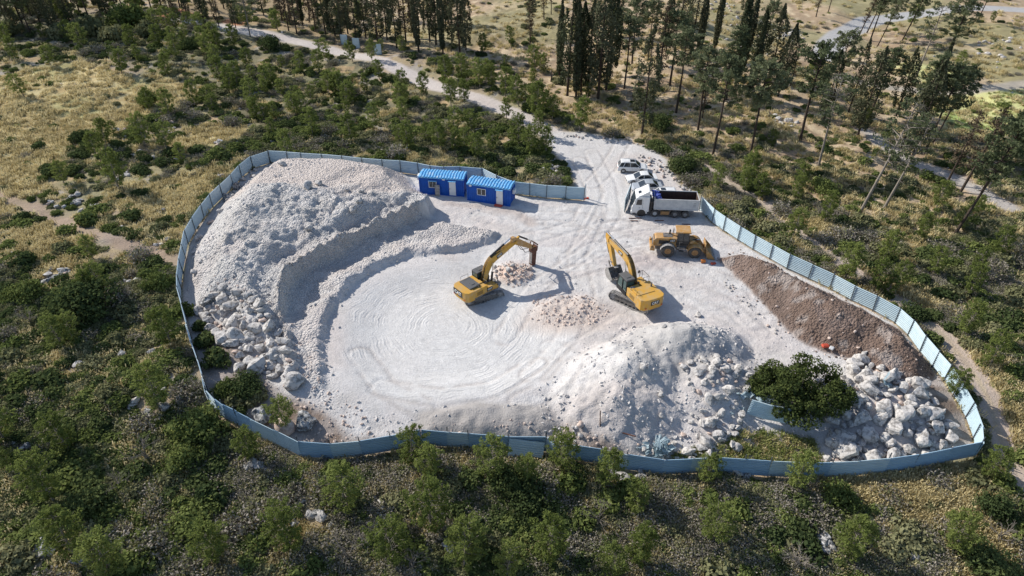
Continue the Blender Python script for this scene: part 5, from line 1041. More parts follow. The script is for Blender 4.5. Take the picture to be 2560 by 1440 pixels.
for a, b, h in ((1078, 1329, 5.4), (1161, 1419, 5), (991, 1402, 4.6), (1518, 1214, 4.3), (1030, 1160, 3.6), (1072, 1205, 3.8), (1225, 1195, 4.4), (1405, 1175, 4.2), (1375, 1390, 4.8), (1590, 1415, 4.4), (862, 1275, 4.6), (1313, 1205, 3.2), (1265, 1445, 3.6), (1530, 1445, 3.4), (1985, 1225, 4.0), (1762, 1205, 3.2), (1784, 1349, 3.8), (2465, 1192, 3.2), (2380, 1380, 4.2), (2120, 1395, 4.2), (17, 1108, 5), (138, 1256, 5), (188, 1390, 5), (175, 1128, 4), (625, 1152, 3.8), (400, 1027, 5), (282, 1445, 4.8), (544, 1407, 4.4), (732, 1380, 4.6), (233, 647, 3), (187, 857, 3.2), (430, 863, 4.4), (712, 1068, 3.4), (375, 279, 3.8), (298, 475, 5.6), (365, 370, 5), (160, 457, 3), (268, 368, 4.2), (305, 185, 4.2), (396, 115, 4), (127, 165, 3.6), (520, 140, 4), (594, 218, 4.4), (672, 222, 4), (752, 188, 4.2), (823, 235, 4), (557, 208, 4.6), (1115, 205, 4.6), (1155, 206, 5), (1200, 220, 5), (1228, 222, 4.2), (1263, 245, 5), (1297, 266, 5), (1340, 299, 6), (1448, 328, 5.2), (1266, 297, 3.2), (1128, 266, 4.4), (1162, 258, 4), (1344, 338, 3.8), (1364, 392, 4.4), (1327, 388, 4.4), (1297, 365, 4.6), (2111, 700, 4.4), (2184, 728, 4), (1982, 590, 3.6), (2060, 556, 4), (2205, 655, 4.2), (2404, 838, 4), (2473, 916, 3.8), (1900, 500, 3.6), (2000, 470, 3.4), (2330, 690, 3.6), (2420, 740, 3.8), (2500, 640, 3.6), (2300, 600, 3.4), (950, 200, 3.5), (1000, 235, 4), (1060, 240, 4), (880, 260, 3.8), (740, 290, 3.6), (640, 300, 3.5), (1010, 300, 3.6), (1180, 330, 3.6), (1230, 380, 3.4), (1160, 375, 3.2), (60, 240, 3.6), (40, 150, 4), (210, 120, 4.5), (1860, 600 - 120, 3.4), (1790, 470, 3.4), (1870, 440, 3.2), (2240, 720, 3.2), (2380, 430 + 560, 3), (930, 150, 3.6)):
    pine(a, b, h)
# --- tall trees
def tall(px, py, h, kind, lean=0.0):
    x, y = P(px, py)
    for _ in range(4): x, y = P(px, py, hz(x, y))
    lib, lab, grp, nm = {'pine': (TP, 'ragged bare trunked pine', 'tall bare-trunked pines', 'tall_pine'), 'greypine': (TPG, 'half dead pine', 'half dead tall pines', 'tall_pine'), 'thin': (TPT, 'thin brown conifer', 'thin brown conifers', 'thin_conifer'),
        'cyn': (CYN, 'narrow dark cypress', 'narrow cypresses', 'cypress_tree'), 'cyb': (CYB, 'broad dark cypress', 'broad dark cypresses', 'cypress_tree'), 'cyr': (CYR, 'brownish sparse cypress', 'brownish sparse cypresses', 'cypress_tree')}[kind]
    base_h = 12.5 if lib in (TP, TPG, TPT) else 14.0; t, c = lib[rng.integers(len(lib))]; s = h / base_h
    if py < 160 and px < 640: zt = 'in the top left row'
    elif px < 1000 and py < 170: zt = 'left of the three pale panels'
    elif px < 1300 and py < 170: zt = 'right of the three pale panels'
    elif px < 1640: zt = 'in the cluster behind the cars'
    elif py < 160: zt = 'at the top edge'
    elif px < 2000: zt = 'between cars and paved road'
    else: zt = 'right of the truck'
    place(nm, lab + ' ' + zt, 'tree', grp + ' ' + zt, (('trunk', t), ('crown', c)), x, y, s * rng.uniform(.9, 1.15), sz=s, tilt=(rng.uniform(-.03, .03), lean + rng.uniform(-.03, .03)), rz=None if not lean else 0, dz=-.1); occupied.append((x, y, .6))
TALL = [(8, 30, 11, 'cyb'), (40, 84, 11, 'cyb'), (80, 92, 10, 'pine'), (78, 40, 13, 'cyb'), (140, 84, 11, 'cyb'), (178, 62, 12, 'cyb'), (225, 52, 12, 'pine'), (270, 44, 12, 'cyb'), (310, 30, 12, 'pine'), (345, 22, 12, 'cyb'), (380, 30, 12, 'pine'), (405, 22, 12, 'cyb'), (180, 12, 12, 'pine'), (110, 20, 13, 'cyb'), (30, 8, 12, 'pine'), (240, 8, 13, 'pine'), (450, 20, 11, 'pine'), (500, 18, 11, 'cyb'), (560, 22, 11, 'cyb'), (610, 14, 11, 'cyb'),(20, 60, 13, 'cyb'), (60, 68, 14, 'cyb'), (100, 58, 12, 'cyb'), (125, 64, 13, 'cyn'), (160, 36, 12, 'cyb'), (200, 34, 12, 'cyb'), (250, 28, 12, 'cyb'), (290, 20, 10, 'cyb'), (432, 49, 9, 'cyr'), (470, 46, 8, 'cyb'), (512, 63, 11, 'cyb'), (548, 66, 9, 'cyr'), (590, 70, 9, 'cyb'), (626, 92, 10.5, 'greypine'), (660, 40, 10, 'cyb'),
    (705, 52, 11, 'cyr'), (722, 78, 12, 'cyr'), (742, 85, 12, 'cyr'), (757, 64, 12, 'cyn'), (775, 50, 12, 'cyr'), (790, 80, 12, 'cyr'), (815, 90, 13, 'cyb'), (838, 92, 12, 'cyb'), (855, 102, 13, 'cyb'), (870, 85, 12, 'cyr'), (892, 108, 13, 'cyb'), (915, 95, 12, 'cyb'), (945, 118, 14, 'cyb'), (968, 100, 12, 'cyb'), (992, 120, 13, 'cyb'), (1015, 105, 13, 'cyr'), (1035, 95, 14, 'cyn'), (1047, 130, 15, 'cyn'), (1075, 105, 14, 'cyb'), (1090, 112, 14, 'cyb'), (1108, 140, 15, 'cyn'), (1130, 118, 14, 'cyb'), (1150, 138, 14, 'cyb'), (1165, 125, 12, 'cyb'), (1060, 60, 13, 'cyb'), (1120, 60, 12, 'cyb'), (980, 50, 12, 'cyb'), (930, 40, 11, 'cyb'),
    (1325, 122, 11, 'thin'), (1330, 90, 9, 'pine'), (1360, 48, 9, 'thin'), (1378, 36, 9, 'thin'), (1398, 195, 14, 'cyn'), (1418, 240, 17, 'cyb'), (1440, 246, 15, 'cyn'), (1436, 215, 15, 'cyb'), (1452, 236, 15, 'cyb'), (1470, 230, 15, 'cyb'), (1495, 246, 18, 'cyb'), (1515, 225, 17, 'cyb'), (1525, 190, 15, 'cyb'), (1560, 222, 12.5, 'pine'), (1580, 160, 12, 'pine'), (1605, 335, 16, 'cyb'), (1645, 222, 14, 'thin'), (1674, 214, 13, 'pine'), (1690, 282, 13.5, 'pine'), (1620, 150, 11, 'pine'), (1665, 130, 11, 'cyb'),
    (1725, 138, 14, 'cyb'), (1745, 142, 14, 'cyn'), (1785, 128, 13, 'cyn'), (1838, 218, 18, 'cyn'), (1850, 190, 15, 'cyn'), (1870, 242, 13, 'cyn'), (1885, 200, 12, 'cyb'), (1925, 205, 13, 'cyb'), (1945, 240, 12, 'cyb'), (1905, 150, 11, 'pine'), (1975, 217, 8, 'thin'), (1745, 325, 13, 'pine'), (1755, 300, 10, 'thin'), (1782, 387, 15, 'pine'), (1815, 250, 12, 'pine'), (1870, 412, 15, 'pine'), (2000, 352, 15, 'pine'), (2045, 420, 14, 'greypine'), (2120, 285, 12, 'cyb'), (2143, 342, 13.5, 'cyb'), (2165, 310, 12, 'pine'), (2080, 260, 12, 'pine'), (2060, 300, 11, 'cyb'),
    (2151, 529, 15, 'greypine'), (2209, 522, 13, 'greypine'), (2290, 192, 13, 'greypine'), (2347, 197, 14.5, 'pine'), (2145, 95, 10, 'thin'), (2167, 82, 10, 'pine'), (2175, 102, 11, 'pine'), (2192, 118, 11, 'pine'), (2255, 102, 11, 'pine'), (2365, 462, 11, 'thin'), (2400, 482, 12, 'thin'), (2386, 587, 15, 'pine'), (2250, 370, 14, 'pine'), (2280, 395, 14, 'cyb'), (2310, 385, 13, 'pine'), (2330, 360, 12, 'pine'), (2290, 340, 15, 'cyn'), (2455, 478, 11, 'pine'), (2240, 290, 11, 'cyb'), (2040, 42, 9, 'thin'), (2070, 32, 9, 'thin'), (2440, 60, 9, 'pine'), (1590, 60, 11, 'pine'), (1540, 90, 12, 'cyb'), (1640, 50, 10, 'pine'), (1700, 70, 11, 'cyb'), (1480, 90, 12, 'cyb'), (1800, 60, 11, 'cyn'), (1860, 50, 10, 'cyb')]
for a, b, h, k in TALL: tall(a, b, h, k, lean=(rng.uniform(.05, .20) if a > 2100 and k in ('pine', 'greypine', 'thin') else 0.0))
place('tree_stump', 'slender dark dead stump left of the cypress cluster', 'tree stump', None, (('trunk', CYN[0][0]),), *G(1378, 205)[:2], .9, sz=.16)
for a, b, s, l in ((1985, 1420, 1.0, 'bare pale grey dead tree at the bottom edge, right of the middle'), (2497, 1358, .9, 'bare grey dead tree by the dirt track at the bottom right'), (1492, 1310, .9, 'bare grey dead shrub with fine twigs in front of the front fence'), (80, 812, .9, 'bare grey dead tree beside the bright green bush at the left edge'), (870, 1395, 1.1, 'tangle of dead grey branches at the bottom, left of the middle'), (1035, 1425, 1.0, 'low tangle of dead grey branches between young pines at the bottom edge'), (375, 1150, 1.1, 'fallen grey branches on the slope below the fence bend'), (305, 1225, .8, 'small heap of brown fallen branches in the front left scrub'), (1225, 312, 1.0, 'pale bare dead shrub between the chalk road and the cabins'), (2470, 480, 1.3, 'bare pale dead tree beside the brown patch at the right edge')):
    x, y = G(a, b)[:2]; place('dead_tree', l, 'dead tree', None, (('branches', DEAD[rng.integers(3)]),), x, y, s * 1.0); occupied.append((x, y, .5))
# grey-olive feathery trees at the top left
for a, b, r, hf, l in ((225, 88, 3.4, 1.1, 'wide pale olive green tree below the dark row at the top left'), (330, 62, 5.0, .9, 'large feathery green tree right of the dark row at the top left'), (150, 90, 2.6, 1.0, 'grey olive bush under the dark row at the top left'), (290, 100, 2.6, 1.2, 'smaller olive tree between the two wide ones at the top left'), (375, 88, 2.6, 1.2, 'greyish feathery tree right of the large feathery one'), (20, 90, 2.8, 1.2, 'bushy olive tree at the top left corner')):
    x, y = G(a, b)[:2]; single('bushy_tree', l, 'tree', None, SHR['olive'][rng.integers(3)] if b > 80 else BIG['green'][0], x, y, hz(x, y), (r * 1.15, r * 1.15, r * hf * 1.25), (0, 0, rng.uniform(0, 6))); occupied.append((x, y, r))
# ------------------------------------------------------------------ boulders
BLD = []
def boulder(x, y, r, z, label, group, lib=None, flat=1.0):
    me = (lib or ROCK)[rng.integers(len(lib or ROCK))]
    BLD.append((label, group, me, x, y, z, (r, r * rng.uniform(.85, 1.1), r * flat), (rng.uniform(-.5, .5), rng.uniform(-.5, .5), rng.uniform(0, 6.28))))
def pile(poly, n, r0, r1, label, group, pw=2.2, lib=None, sep=.72, lift=.35, seed=1, gx=0.0):
    rg = np.random.default_rng(seed); pts = W(poly); xs = [p[0] for p in pts]; ys = [p[1] for p in pts]; out = []; tries = 0
    sizes = sorted((r0 + (r1 - r0) * rg.random(n) ** pw), reverse=True)
    for r in sizes:
        for _ in range(60):
            x = rg.uniform(min(xs), max(xs)); y = rg.uniform(min(ys), max(ys))
            if not inside(np.array([x]), np.array([y]), pts)[0]: continue
            if all((x - a) ** 2 + (y - b) ** 2 > ((r + q) * sep) ** 2 for a, b, q in out): out.append((x, y, r)); break
    for x, y, r in out: boulder(x, y, r, hz(x, y) + r * lift, label, group, lib)
    return out
NB = []
big = [(2290, 975, 1.15), (2255, 1045, 1.1), (2330, 1040, 1.0), (2190, 1125, 1.15), (2120, 1110, 1.15), (2255, 1120, .95), (2310, 1080, 1.0), (2180, 1075, 1.15), (2205, 1030, .9), (2350, 1060, .9), (2150, 1045, .8), (2270, 1010, .85), (2230, 1090, .95), (2135, 1005, .8), (2105, 1140, .8), (2360, 1095, .7), (2160, 960, .8)]
for a, b, r in big:
    x, y = P(a, b); boulder(x, y, r, hz(x, y) + r * .42, 'very large pale boulder in the right corner pile', 'largest boulders of the right corner pile', flat=.95); NB.append((x, y, r))
pile([(2080, 1085), (2090, 950), (2140, 900), (2200, 935), (2290, 960), (2380, 1040), (2400, 1085), (2310, 1125), (2180, 1145), (2075, 1135)], 120, .32, 1.0, 'white boulder in the pile right of the carob tree', 'boulders between the carob tree and the fence corner', seed=2, lift=.5, sep=.62)
pile([(2120, 880), (2150, 890), (2210, 945), (2180, 975), (2130, 950)], 20, .2, .6, 'white boulder at the foot of the brown heap right of the carob tree', 'boulders at the foot of the brown heap', seed=3)
pile([(1690, 940), (1760, 920), (1840, 930), (1880, 960), (1850, 1020), (1870, 1060), (1830, 1100), (1760, 1110), (1700, 1060), (1740, 1010)], 85, .18, .62, 'pale boulder on the slope left of the carob tree', 'boulders on the slope left of the carob tree', seed=4, sep=.66)
for a, b, r in ((1775, 1050, .8), (1770, 1085, .85), (1725, 1105, .7), (1800, 1075, .55), (1850, 1097, .5), (1778, 1112, .5), (1650, 1000, .5), (1655, 1040, .4), (1600, 960, .4)):
    x, y = P(a, b, 0); boulder(x, y, r, hz(x, y) + r * .4, 'large cream boulder left of the carob tree', 'large cream boulders left of the carob tree')
pile([(495, 770), (560, 750), (660, 790), (715, 860), (730, 930), (700, 955), (640, 935), (570, 880), (520, 830)], 115, .28, .95, 'white boulder in the tumble below the rubble heap', 'boulders tumbled below the big rubble heap', seed=5, sep=.66)
for a, b, r, l in ((643, 925, 1.35, 'largest cream boulder with a flat face inside the left fence'), (735, 962, 1.15, 'round cream boulder at the left lip of the pit trench'), (690, 905, .9, 'pale boulder just above the round one at the trench lip'), (660, 1030, 1.0, 'grey rounded boulder near the silver bend of the fence'), (757, 1042, 1.0, 'round grey boulder sitting in a brown hollow above the front fence'), (702, 1055, 1.1, 'pinkish boulder behind the small pine inside the fence'), (600, 925, .8, 'long half buried pale boulder at the edge of the shaded bushes'), (525, 770, .9, 'pale grey slab boulder on the left rim of the boulder tumble'), (570, 500, .8, 'dark grey boulder against the left fence near the top of the heap'), (590, 470, .8, 'grey boulder against the curving fence above the dark one'), (1010, 1072, .8, 'squared white block at the edge of the floor above the front fence')):
    x, y = P(a, b); boulder(x, y, r, hz(x, y) + r * .4, l, None, GROCK if 'grey' in l else (PROCK if 'pink' in l else None))
pile([(590, 440), (700, 405), (730, 425), (640, 470), (575, 520), (555, 500)], 26, .25, .6, 'boulder on the back edge of the rubble heap beside the curving fence', 'boulders along the back edge of the rubble heap', seed=6)
for a, b, r, l in ((772, 470, .75, 'pair-topping white boulder on the upper left of the rubble heap'), (798, 462, .75, 'white boulder right beside the one on the upper rubble heap'), (898, 505, .65, 'smooth white boulder half way across the rubble heap'), (882, 528, .6, 'cream boulder just below the smooth white one on the heap'), (905, 482, .6, 'flat white boulder high in the middle of the rubble heap'), (772, 575, .6, 'rounded white boulder in the middle of the heap face'), (705, 412, .6, 'pale pink boulder on the rim of the heap close to the back fence'), (868, 478, .35, 'small white boulder near the top middle of the heap')):
    g = G(a, b); boulder(g.x, g.y, r, g.z + r * .35, l, None)
for lst, lb in (([(455, 640), (470, 600), (480, 680), (472, 760), (488, 800), (500, 560), (462, 700), (530, 545)], 'boulder in the shadow at the foot of the left fence'),):
    for a, b in lst: x, y = P(a, b); x += 1.4; r = rng.uniform(.35, .6); boulder(x, y, r, hz(x, y) + .1, lb, 'boulders along the foot of the left fence')
pile([(1350, 395), (1395, 400), (1425, 445), (1380, 450), (1345, 425)], 26, .25, .65, 'reddish cream boulder on the bank between the short fence and the chalk lot', 'boulders on the bank by the chalk lot', seed=8, lib=PROCK)
pile([(1590, 385), (1650, 400), (1690, 445), (1740, 470), (1720, 480), (1660, 445), (1600, 400)], 50, .15, .42, 'small white rock at the edge of the chalk lot by the cars', 'rocks along the edge of the chalk lot', seed=9)
pile([(1400, 335), (1560, 348), (1650, 375), (1650, 385), (1560, 360), (1400, 345)], 40, .12, .3, 'small white rock along the back edge of the chalk lot', 'rocks along the back edge of the chalk lot', seed=10)
pile([(1235, 668), (1330, 662), (1335, 690), (1280, 712), (1240, 705)], 40, .12, .42, 'pinkish broken rock below the hydraulic hammer', 'broken rocks below the hydraulic hammer', seed=11, lib=PROCK)
pile([(1360, 1075), (1450, 1055), (1460, 1080), (1390, 1095)], 16, .2, .5, 'reddish boulder just inside the front fence at its step', 'boulders inside the front fence at its step', seed=12, lib=PROCK)
pile([(1590, 1090), (1700, 1080), (1780, 1110), (1760, 1140), (1600, 1115)], 30, .14, .4, 'white stone by the crumpled sheets inside the front fence', 'stones by the crumpled sheets', seed=13)
pile([(1820, 700), (1900, 780), (1980, 865), (1960, 860), (1880, 780), (1800, 700)], 24, .1, .25, 'small pale stone along the left foot of the brown soil heap', 'stones along the foot of the brown heap', seed=14)
for a, b, r in ((1745, 790, .55), (1100 + 560, 668 + 150, .3)): g = G(a, b); boulder(g.x, g.y, r, g.z + .15, 'single white boulder on top of the grey rubble mound' if r > .5 else 'small white boulder on the left of the grey rubble mound', None)
# outcrops in the scrub
OUT = [(430, 990, .9), (335, 1010, .8), (365, 1030, 1.0), (180, 925, .9), (305, 895, .7), (385, 880, .9), (60, 1120, .8), (640, 1165, .9), (660, 1160, .7), (760, 1240, .8), (775, 1275, .9), (800, 1300, .9), (680, 1290, .7), (100, 1400, 1.2), (130, 1370, 1.1), (200, 1400, .8), (55, 1330, .8), (570, 1360, .7), (600, 1330, .8), (950, 1250, .7), (975, 1270, .5), (1120, 1375, .9), (1145, 1385, .7), (1110, 1300, .6), (1560, 1190, .9), (1580, 1195, .7), (1520, 1285, .6), (1605, 1265, .5), (2050, 1355, 1.1), (2075, 1360, .9), (2270, 1390, .7), (2300, 1395, .7), (1800, 1400, .6), (1815, 1410, .5), (1830, 1430, .7), (2410, 1400, .9), (1850, 1195, .7), (1935, 1320, .6),
       (190, 495, 1.2), (205, 512, 1.0), (240, 520, 1.1), (150, 520, .7), (120, 510, .5), (400, 315, .8), (455, 320, .7), (440, 330, .6), (290, 330, .7), (310, 350, .7), (345, 385, .9), (390, 395, .8), (440, 400, .6), (540, 365, 1.0), (600, 360, .7), (680, 355, .7), (320, 440, 1.0), (330, 435, .7), (545, 440, .5), (410, 535, .7), (305, 575, .5), (400, 605, .6), (330, 700, .9), (140, 690, 1.1), (165, 685, .9), (120, 700, .8)]
OUTXY = []
for a, b, r in OUT:
    x, y = G(a, b)[:2]; OUTXY.append((x, y, r))
    for k in range(3):
        xx = x + rng.normal() * r * .9; yy = y + rng.normal() * r * .6; q = r * rng.uniform(.4, .85)
        boulder(xx, yy, q, hz(xx, yy) + q * .30, 'half buried rock ' + zone(a, b), 'limestone outcrop rocks ' + zone(a, b), GROCK if rng.random() < .6 else ROCK, .7)
# white rocks in the forest clearing
for poly, n in (([(1770, 10), (1850, 0), (1920, 60), (1990, 90), (1960, 130), (1850, 170), (1800, 110)], 60), ([(1940, 65), (2000, 70), (2010, 100), (1960, 95)], 20), ([(2430, 100), (2560, 90), (2560, 160), (2440, 150)], 24), ([(1930, 295), (1990, 310), (1985, 330), (1935, 312)], 14)):
    pile(poly, n, .3, .8, 'pale rock among the trees near the paved road', 'pale rocks near the paved road', seed=20 + n, lift=.1)

# the largest boulders in the picture are things, the rest is one mass of stones
def bsize(b):
    px, py = PIX(b[3], b[4], b[5]); k = SC(min(max(py, 0), 1440)) * b[6][0]; return k if (-30 < px < 2590 and -30 < py < 1470) else 0
BLD.sort(key=lambda b: (b[1] is not None, -bsize(b)))
for b in BLD[:300]: single('boulder', b[0], 'boulder', b[1], b[2], b[3], b[4], b[5], b[6], b[7])
REST = BLD[300:]
# ------------------------------------------------------------------ individual shrubs (the largest in the picture) and the stuff that nobody could count
rg = np.random.default_rng(5)
lineE = SITE
def freeof(x, y, r, tst=True):
    if tst:
        for a, b, q in occupied:
            if (x - a) ** 2 + (y - b) ** 2 < ((r + q) * .52) ** 2: return False
    return True
def masks(x, y):
    x = np.asarray(x, float); y = np.asarray(y, float)
    site = sdp(x, y, SITE); park = sdp(x, y, PARK); rd_ = pdist(x, y, ROAD); tk = pdist(x, y, TRACK); pv = np.minimum(pdist(x, y, PAVED) - 1.5, np.minimum(pdist(x, y, PATHR), pdist(x, y, PATHR2)))
    grass = np.max([sdp(x, y, g) for g in GRASSL], 0); field = np.max([sdp(x, y, g) for g in FIELD + BARE], 0); forest = sdp(x, y, FOREST); pl = pdist(x, y, PATHL)
    ok = (site < -.35) & (park < -.8) & (rd_ > 2.6) & (tk > np.where(y > P(0, 740)[1], .75, 1.35)) & (pv > 1.8) & (pl > .9)
    dens = np.where(grass > 0, .06, np.where(field > 0, .05, np.where(forest > 0, .20, 1.0)))
    px, py = PIX(x, y, 0.0)
    dens = np.where((py > 430) & (py < 660) & (px < 480), np.minimum(dens, .22), dens); dens = np.where((forest > 0) & (py > 330) & (px > 1650), .42, dens); dens = np.where((px < 640) & (py < 170), 1.7, dens)
    for oa, ob, orr in OUTXY: ok = ok & (np.hypot(x - oa, y - ob) > orr * 1.15)
    return ok, dens, grass, field, forest, px, py
cnt = {'green': 0, 'dark': 0, 'olive': 0, 'dry': 0}
N = 9000; cx = rg.uniform(-1, 1, N); cyp = 2.0 + 1500 * rg.random(N) ** .8 - 30; X0, Y0 = [], []
for u, v in zip(cx, cyp):
    x, y = P(1280 + u * 1330, v); X0.append(x); Y0.append(y)
X0 = np.array(X0); Y0 = np.array(Y0); ok, dens, gr, fi, fo, PXs, PYs = masks(X0, Y0); clump = fbm(X0, Y0, 7, 3, 201)
order = np.argsort(Y0); total = 0
for i in order:
    if not ok[i] or rg.random() > dens[i] * (.6 + 1.2 * sst(.32, .52, clump[i])): continue
    r = rg.uniform(.75, 1.75) * (.8 if fo[i] > 0 else 1); x, y = float(X0[i]), float(Y0[i])
    if sdp(x, y, SITE) > -r * .8 - .3: continue
    if not freeof(x, y, r): continue
    h = fbm(x, y, 12, 2, 210); k = rg.random() + (h - .5) * 1.2
    kind = 'dry' if k < .16 else ('olive' if k < .50 else ('green' if k < .80 else 'dark'))
    if fo[i] > 0 and kind == 'dry': kind = 'olive'
    if PYs[i] < 900: 
        kind = 'dark' if kind == 'green' and rg.random() < .35 else kind
    if cnt[kind] >= (295 if kind != 'dry' else 200): continue
    cnt[kind] += 1
    shrub(float(PXs[i]), float(PYs[i]), r, kind, xy=(x, y), hf=rg.uniform(.6, 1.0)); total += 1
for i in range(len(order)):                                     # a few more random young pines
    pass
N = 900; X1 = rg.uniform(-120, 120, N); Y1 = rg.uniform(26, 160, N); ok, dens, gr, fi, fo, PX1, PY1 = masks(X1, Y1); k = 0
for i in range(N):
    if not ok[i] or PX1[i] < -60 or PX1[i] > 2620 or rg.random() > dens[i] * (.85 if PY1[i] < 1080 else .35) or gr[i] > 0: continue
    x, y = float(X1[i]), float(Y1[i])
    if not freeof(x, y, 1.0) or sdp(x, y, SITE) > -1.8: continue
    h = rg.uniform(2.2, 4.4); t, c = PINE[rg.integers(len(PINE))]; s = h / 4.5; zz = zone(float(PX1[i]), float(PY1[i]))
    ad = 'small' if h < 3.0 else ('tall' if h > 3.9 else 'mid-sized'); place('young_pine', ad + ' young pine ' + zz, 'tree', ad + ' young pines ' + zz, (('trunk', t), ('crown', c)), x, y, s * rg.uniform(.9, 1.15), sz=s, tilt=(rg.uniform(-.07, .07), rg.uniform(-.07, .07))); occupied.append((x, y, 1.0)); k += 1
    if k > 150: break

# geometry-nodes scatter: one point cloud mesh per kind of stuff, pieces chosen per point
def scatter(name, label, cat, x, y, s, protos, zoff=0.0, tilt=.0, zs=None, kind='stuff'):
    n = len(x); z = HZ(x, y) + zoff; me = bpy.data.meshes.new(name); me.vertices.add(n); me.vertices.foreach_set('co', np.stack([x, y, z], 1).astype(np.float32).ravel())
    def at(nm, ty, v, key='value'): a = me.attributes.new(nm, ty, 'POINT'); a.data.foreach_set(key, v)
    rot = np.stack([rg.uniform(-tilt, tilt, n), rg.uniform(-tilt, tilt, n), rg.uniform(0, 6.28, n)], 1).astype(np.float32); at('rot', 'FLOAT_VECTOR', rot.ravel(), 'vector')
    zs_ = s * (zs if zs is not None else 1.0); at('scl', 'FLOAT_VECTOR', np.stack([s, s, zs_], 1).astype(np.float32).ravel(), 'vector'); at('pick', 'INT', rg.integers(0, len(protos), n).astype(np.int32))
    coll = bpy.data.collections.new(name + '_pieces')
    for i, p in enumerate(protos): po = bpy.data.objects.new(name + '_piece', p); coll.objects.link(po)
    ng = bpy.data.node_groups.new(name, 'GeometryNodeTree'); ng.interface.new_socket('Geometry', in_out='INPUT', socket_type='NodeSocketGeometry'); ng.interface.new_socket('Geometry', in_out='OUTPUT', socket_type='NodeSocketGeometry')
    nn = ng.nodes; ll = ng.links; gi = nn.new('NodeGroupInput'); go = nn.new('NodeGroupOutput'); ip = nn.new('GeometryNodeInstanceOnPoints'); ci = nn.new('GeometryNodeCollectionInfo'); ci.inputs['Collection'].default_value = coll; ci.inputs['Separate Children'].default_value = True; ci.inputs['Reset Children'].default_value = True
    def na(nm, ty): a = nn.new('GeometryNodeInputNamedAttribute'); a.data_type = ty; a.inputs['Name'].default_value = nm; return a.outputs[0]
    ll.new(gi.outputs[0], ip.inputs['Points']); ll.new(ci.outputs[0], ip.inputs['Instance']); ip.inputs['Pick Instance'].default_value = True; ll.new(na('pick', 'INT'), ip.inputs['Instance Index'])
    e2r = nn.new('FunctionNodeEulerToRotation'); ll.new(na('rot', 'FLOAT_VECTOR'), e2r.inputs[0]); ll.new(e2r.outputs[0], ip.inputs['Rotation']); ll.new(na('scl', 'FLOAT_VECTOR'), ip.inputs['Scale']); ll.new(ip.outputs[0], go.inputs[0])
    o = meshobj(name, me); md = o.modifiers.new('scatter', 'NODES'); md.node_group = ng; setp(o, label, cat, None, kind); return o
def scatter_rest():
    lib = ROCK[:4] + PROCK[:1]; arr = [b for b in REST if bsize(b) > 0]; x = np.array([b[3] for b in arr]); y = np.array([b[4] for b in arr])
    scatter('smaller_boulders', 'smaller pale boulders filling the piles between the large ones and the rocky clearings', 'boulders', x, y, np.array([b[6][0] for b in arr]), lib, np.array([b[5] for b in arr]) - HZ(x, y), .5, .85)
scatter_rest()
def samp(n, y0=-20, y1=1470, x0=-60, x1=2620, pw=1.0):
    a = rg.uniform(x0, x1, n); b = y0 + (y1 - y0) * rg.random(n) ** pw; u = (a - 1280) / F; v = (b - 720) / F; t = CH / (ST + v * CT); return u * t, (CT - v * ST) * t
# low scrub between the single shrubs
x, y = samp(34000, pw=.82); ok, dens, gr, fi, fo, px, py = masks(x, y); cl = fbm(x, y, 6, 3, 201); keep = ok & (rg.random(len(x)) < dens * (.42 + .9 * sst(.34, .56, cl))) & (sdp(x, y, SITE) < -.65); x, y = x[keep], y[keep]; hh = fbm(x, y, 10, 2, 210) + rg.normal(size=len(x)) * .12
sel = hh < .40; kk = (hh >= .40)
ln = 'low green and olive scrub filling the ground between the larger shrubs outside the fence'
up = np.where((px[keep] > 500) & (px[keep] < 1450) & (py[keep] < 430) | (py[keep] < 170) & (px[keep] < 640), 1.45, 1.0)
scatter('low_green_scrub', ln, 'scrub', x[kk], y[kk], rg.uniform(.3, 1.0, kk.sum()) * up[kk], SHR['green'][:2] + SHR['olive'] + SHR['dark'][:1], -.05, .1, rg.uniform(.55, .9, kk.sum()))
scatter('low_grey_scrub', 'low dry grey and brown scrub between the larger shrubs outside the fence', 'scrub', x[sel], y[sel], rg.uniform(.35, 1.05, sel.sum()), SHR['dry'] + SHR['olive'][:1], -.05, .15, rg.uniform(.5, .8, sel.sum()))
# grass
DT = [tuft_mesh(800 + i, 'grass_dry') for i in range(4)]; GT = [tuft_mesh(820 + i, 'grass_green') for i in range(3)]
x, y = samp(60000, pw=.8); ok, dens, gr, fi, fo, px, py = masks(x, y); site = sdp(x, y, SITE)
g1 = ok & ((gr > -.5) | ((fo > 0) & (rg.random(len(x)) < .30 * sst(.4, .6, fbm(x, y, 5, 3, 220)) * 2)) | (rg.random(len(x)) < .20 * sst(.42, .6, fbm(x, y, 4, 3, 221)) * 2))
ins = (sdp(x, y, INSOIL[0]) > 0) & (site > .6) & (rg.random(len(x)) < .8)
scatter('dry_grass', 'dry golden grass covering the fields and the gaps between shrubs', 'grass', x[g1], y[g1], rg.uniform(.6, 1.25, g1.sum()), DT, -.03, .1)
g2 = (ok & ((fi > 0) | (rg.random(len(x)) < .10))) | ins
scatter('green_grass', 'patchy green and yellow grass in the far field and under the carob tree', 'grass', x[g2], y[g2], rg.uniform(.4, .9, g2.sum()), GT + DT[:1], -.03, .1, .7)
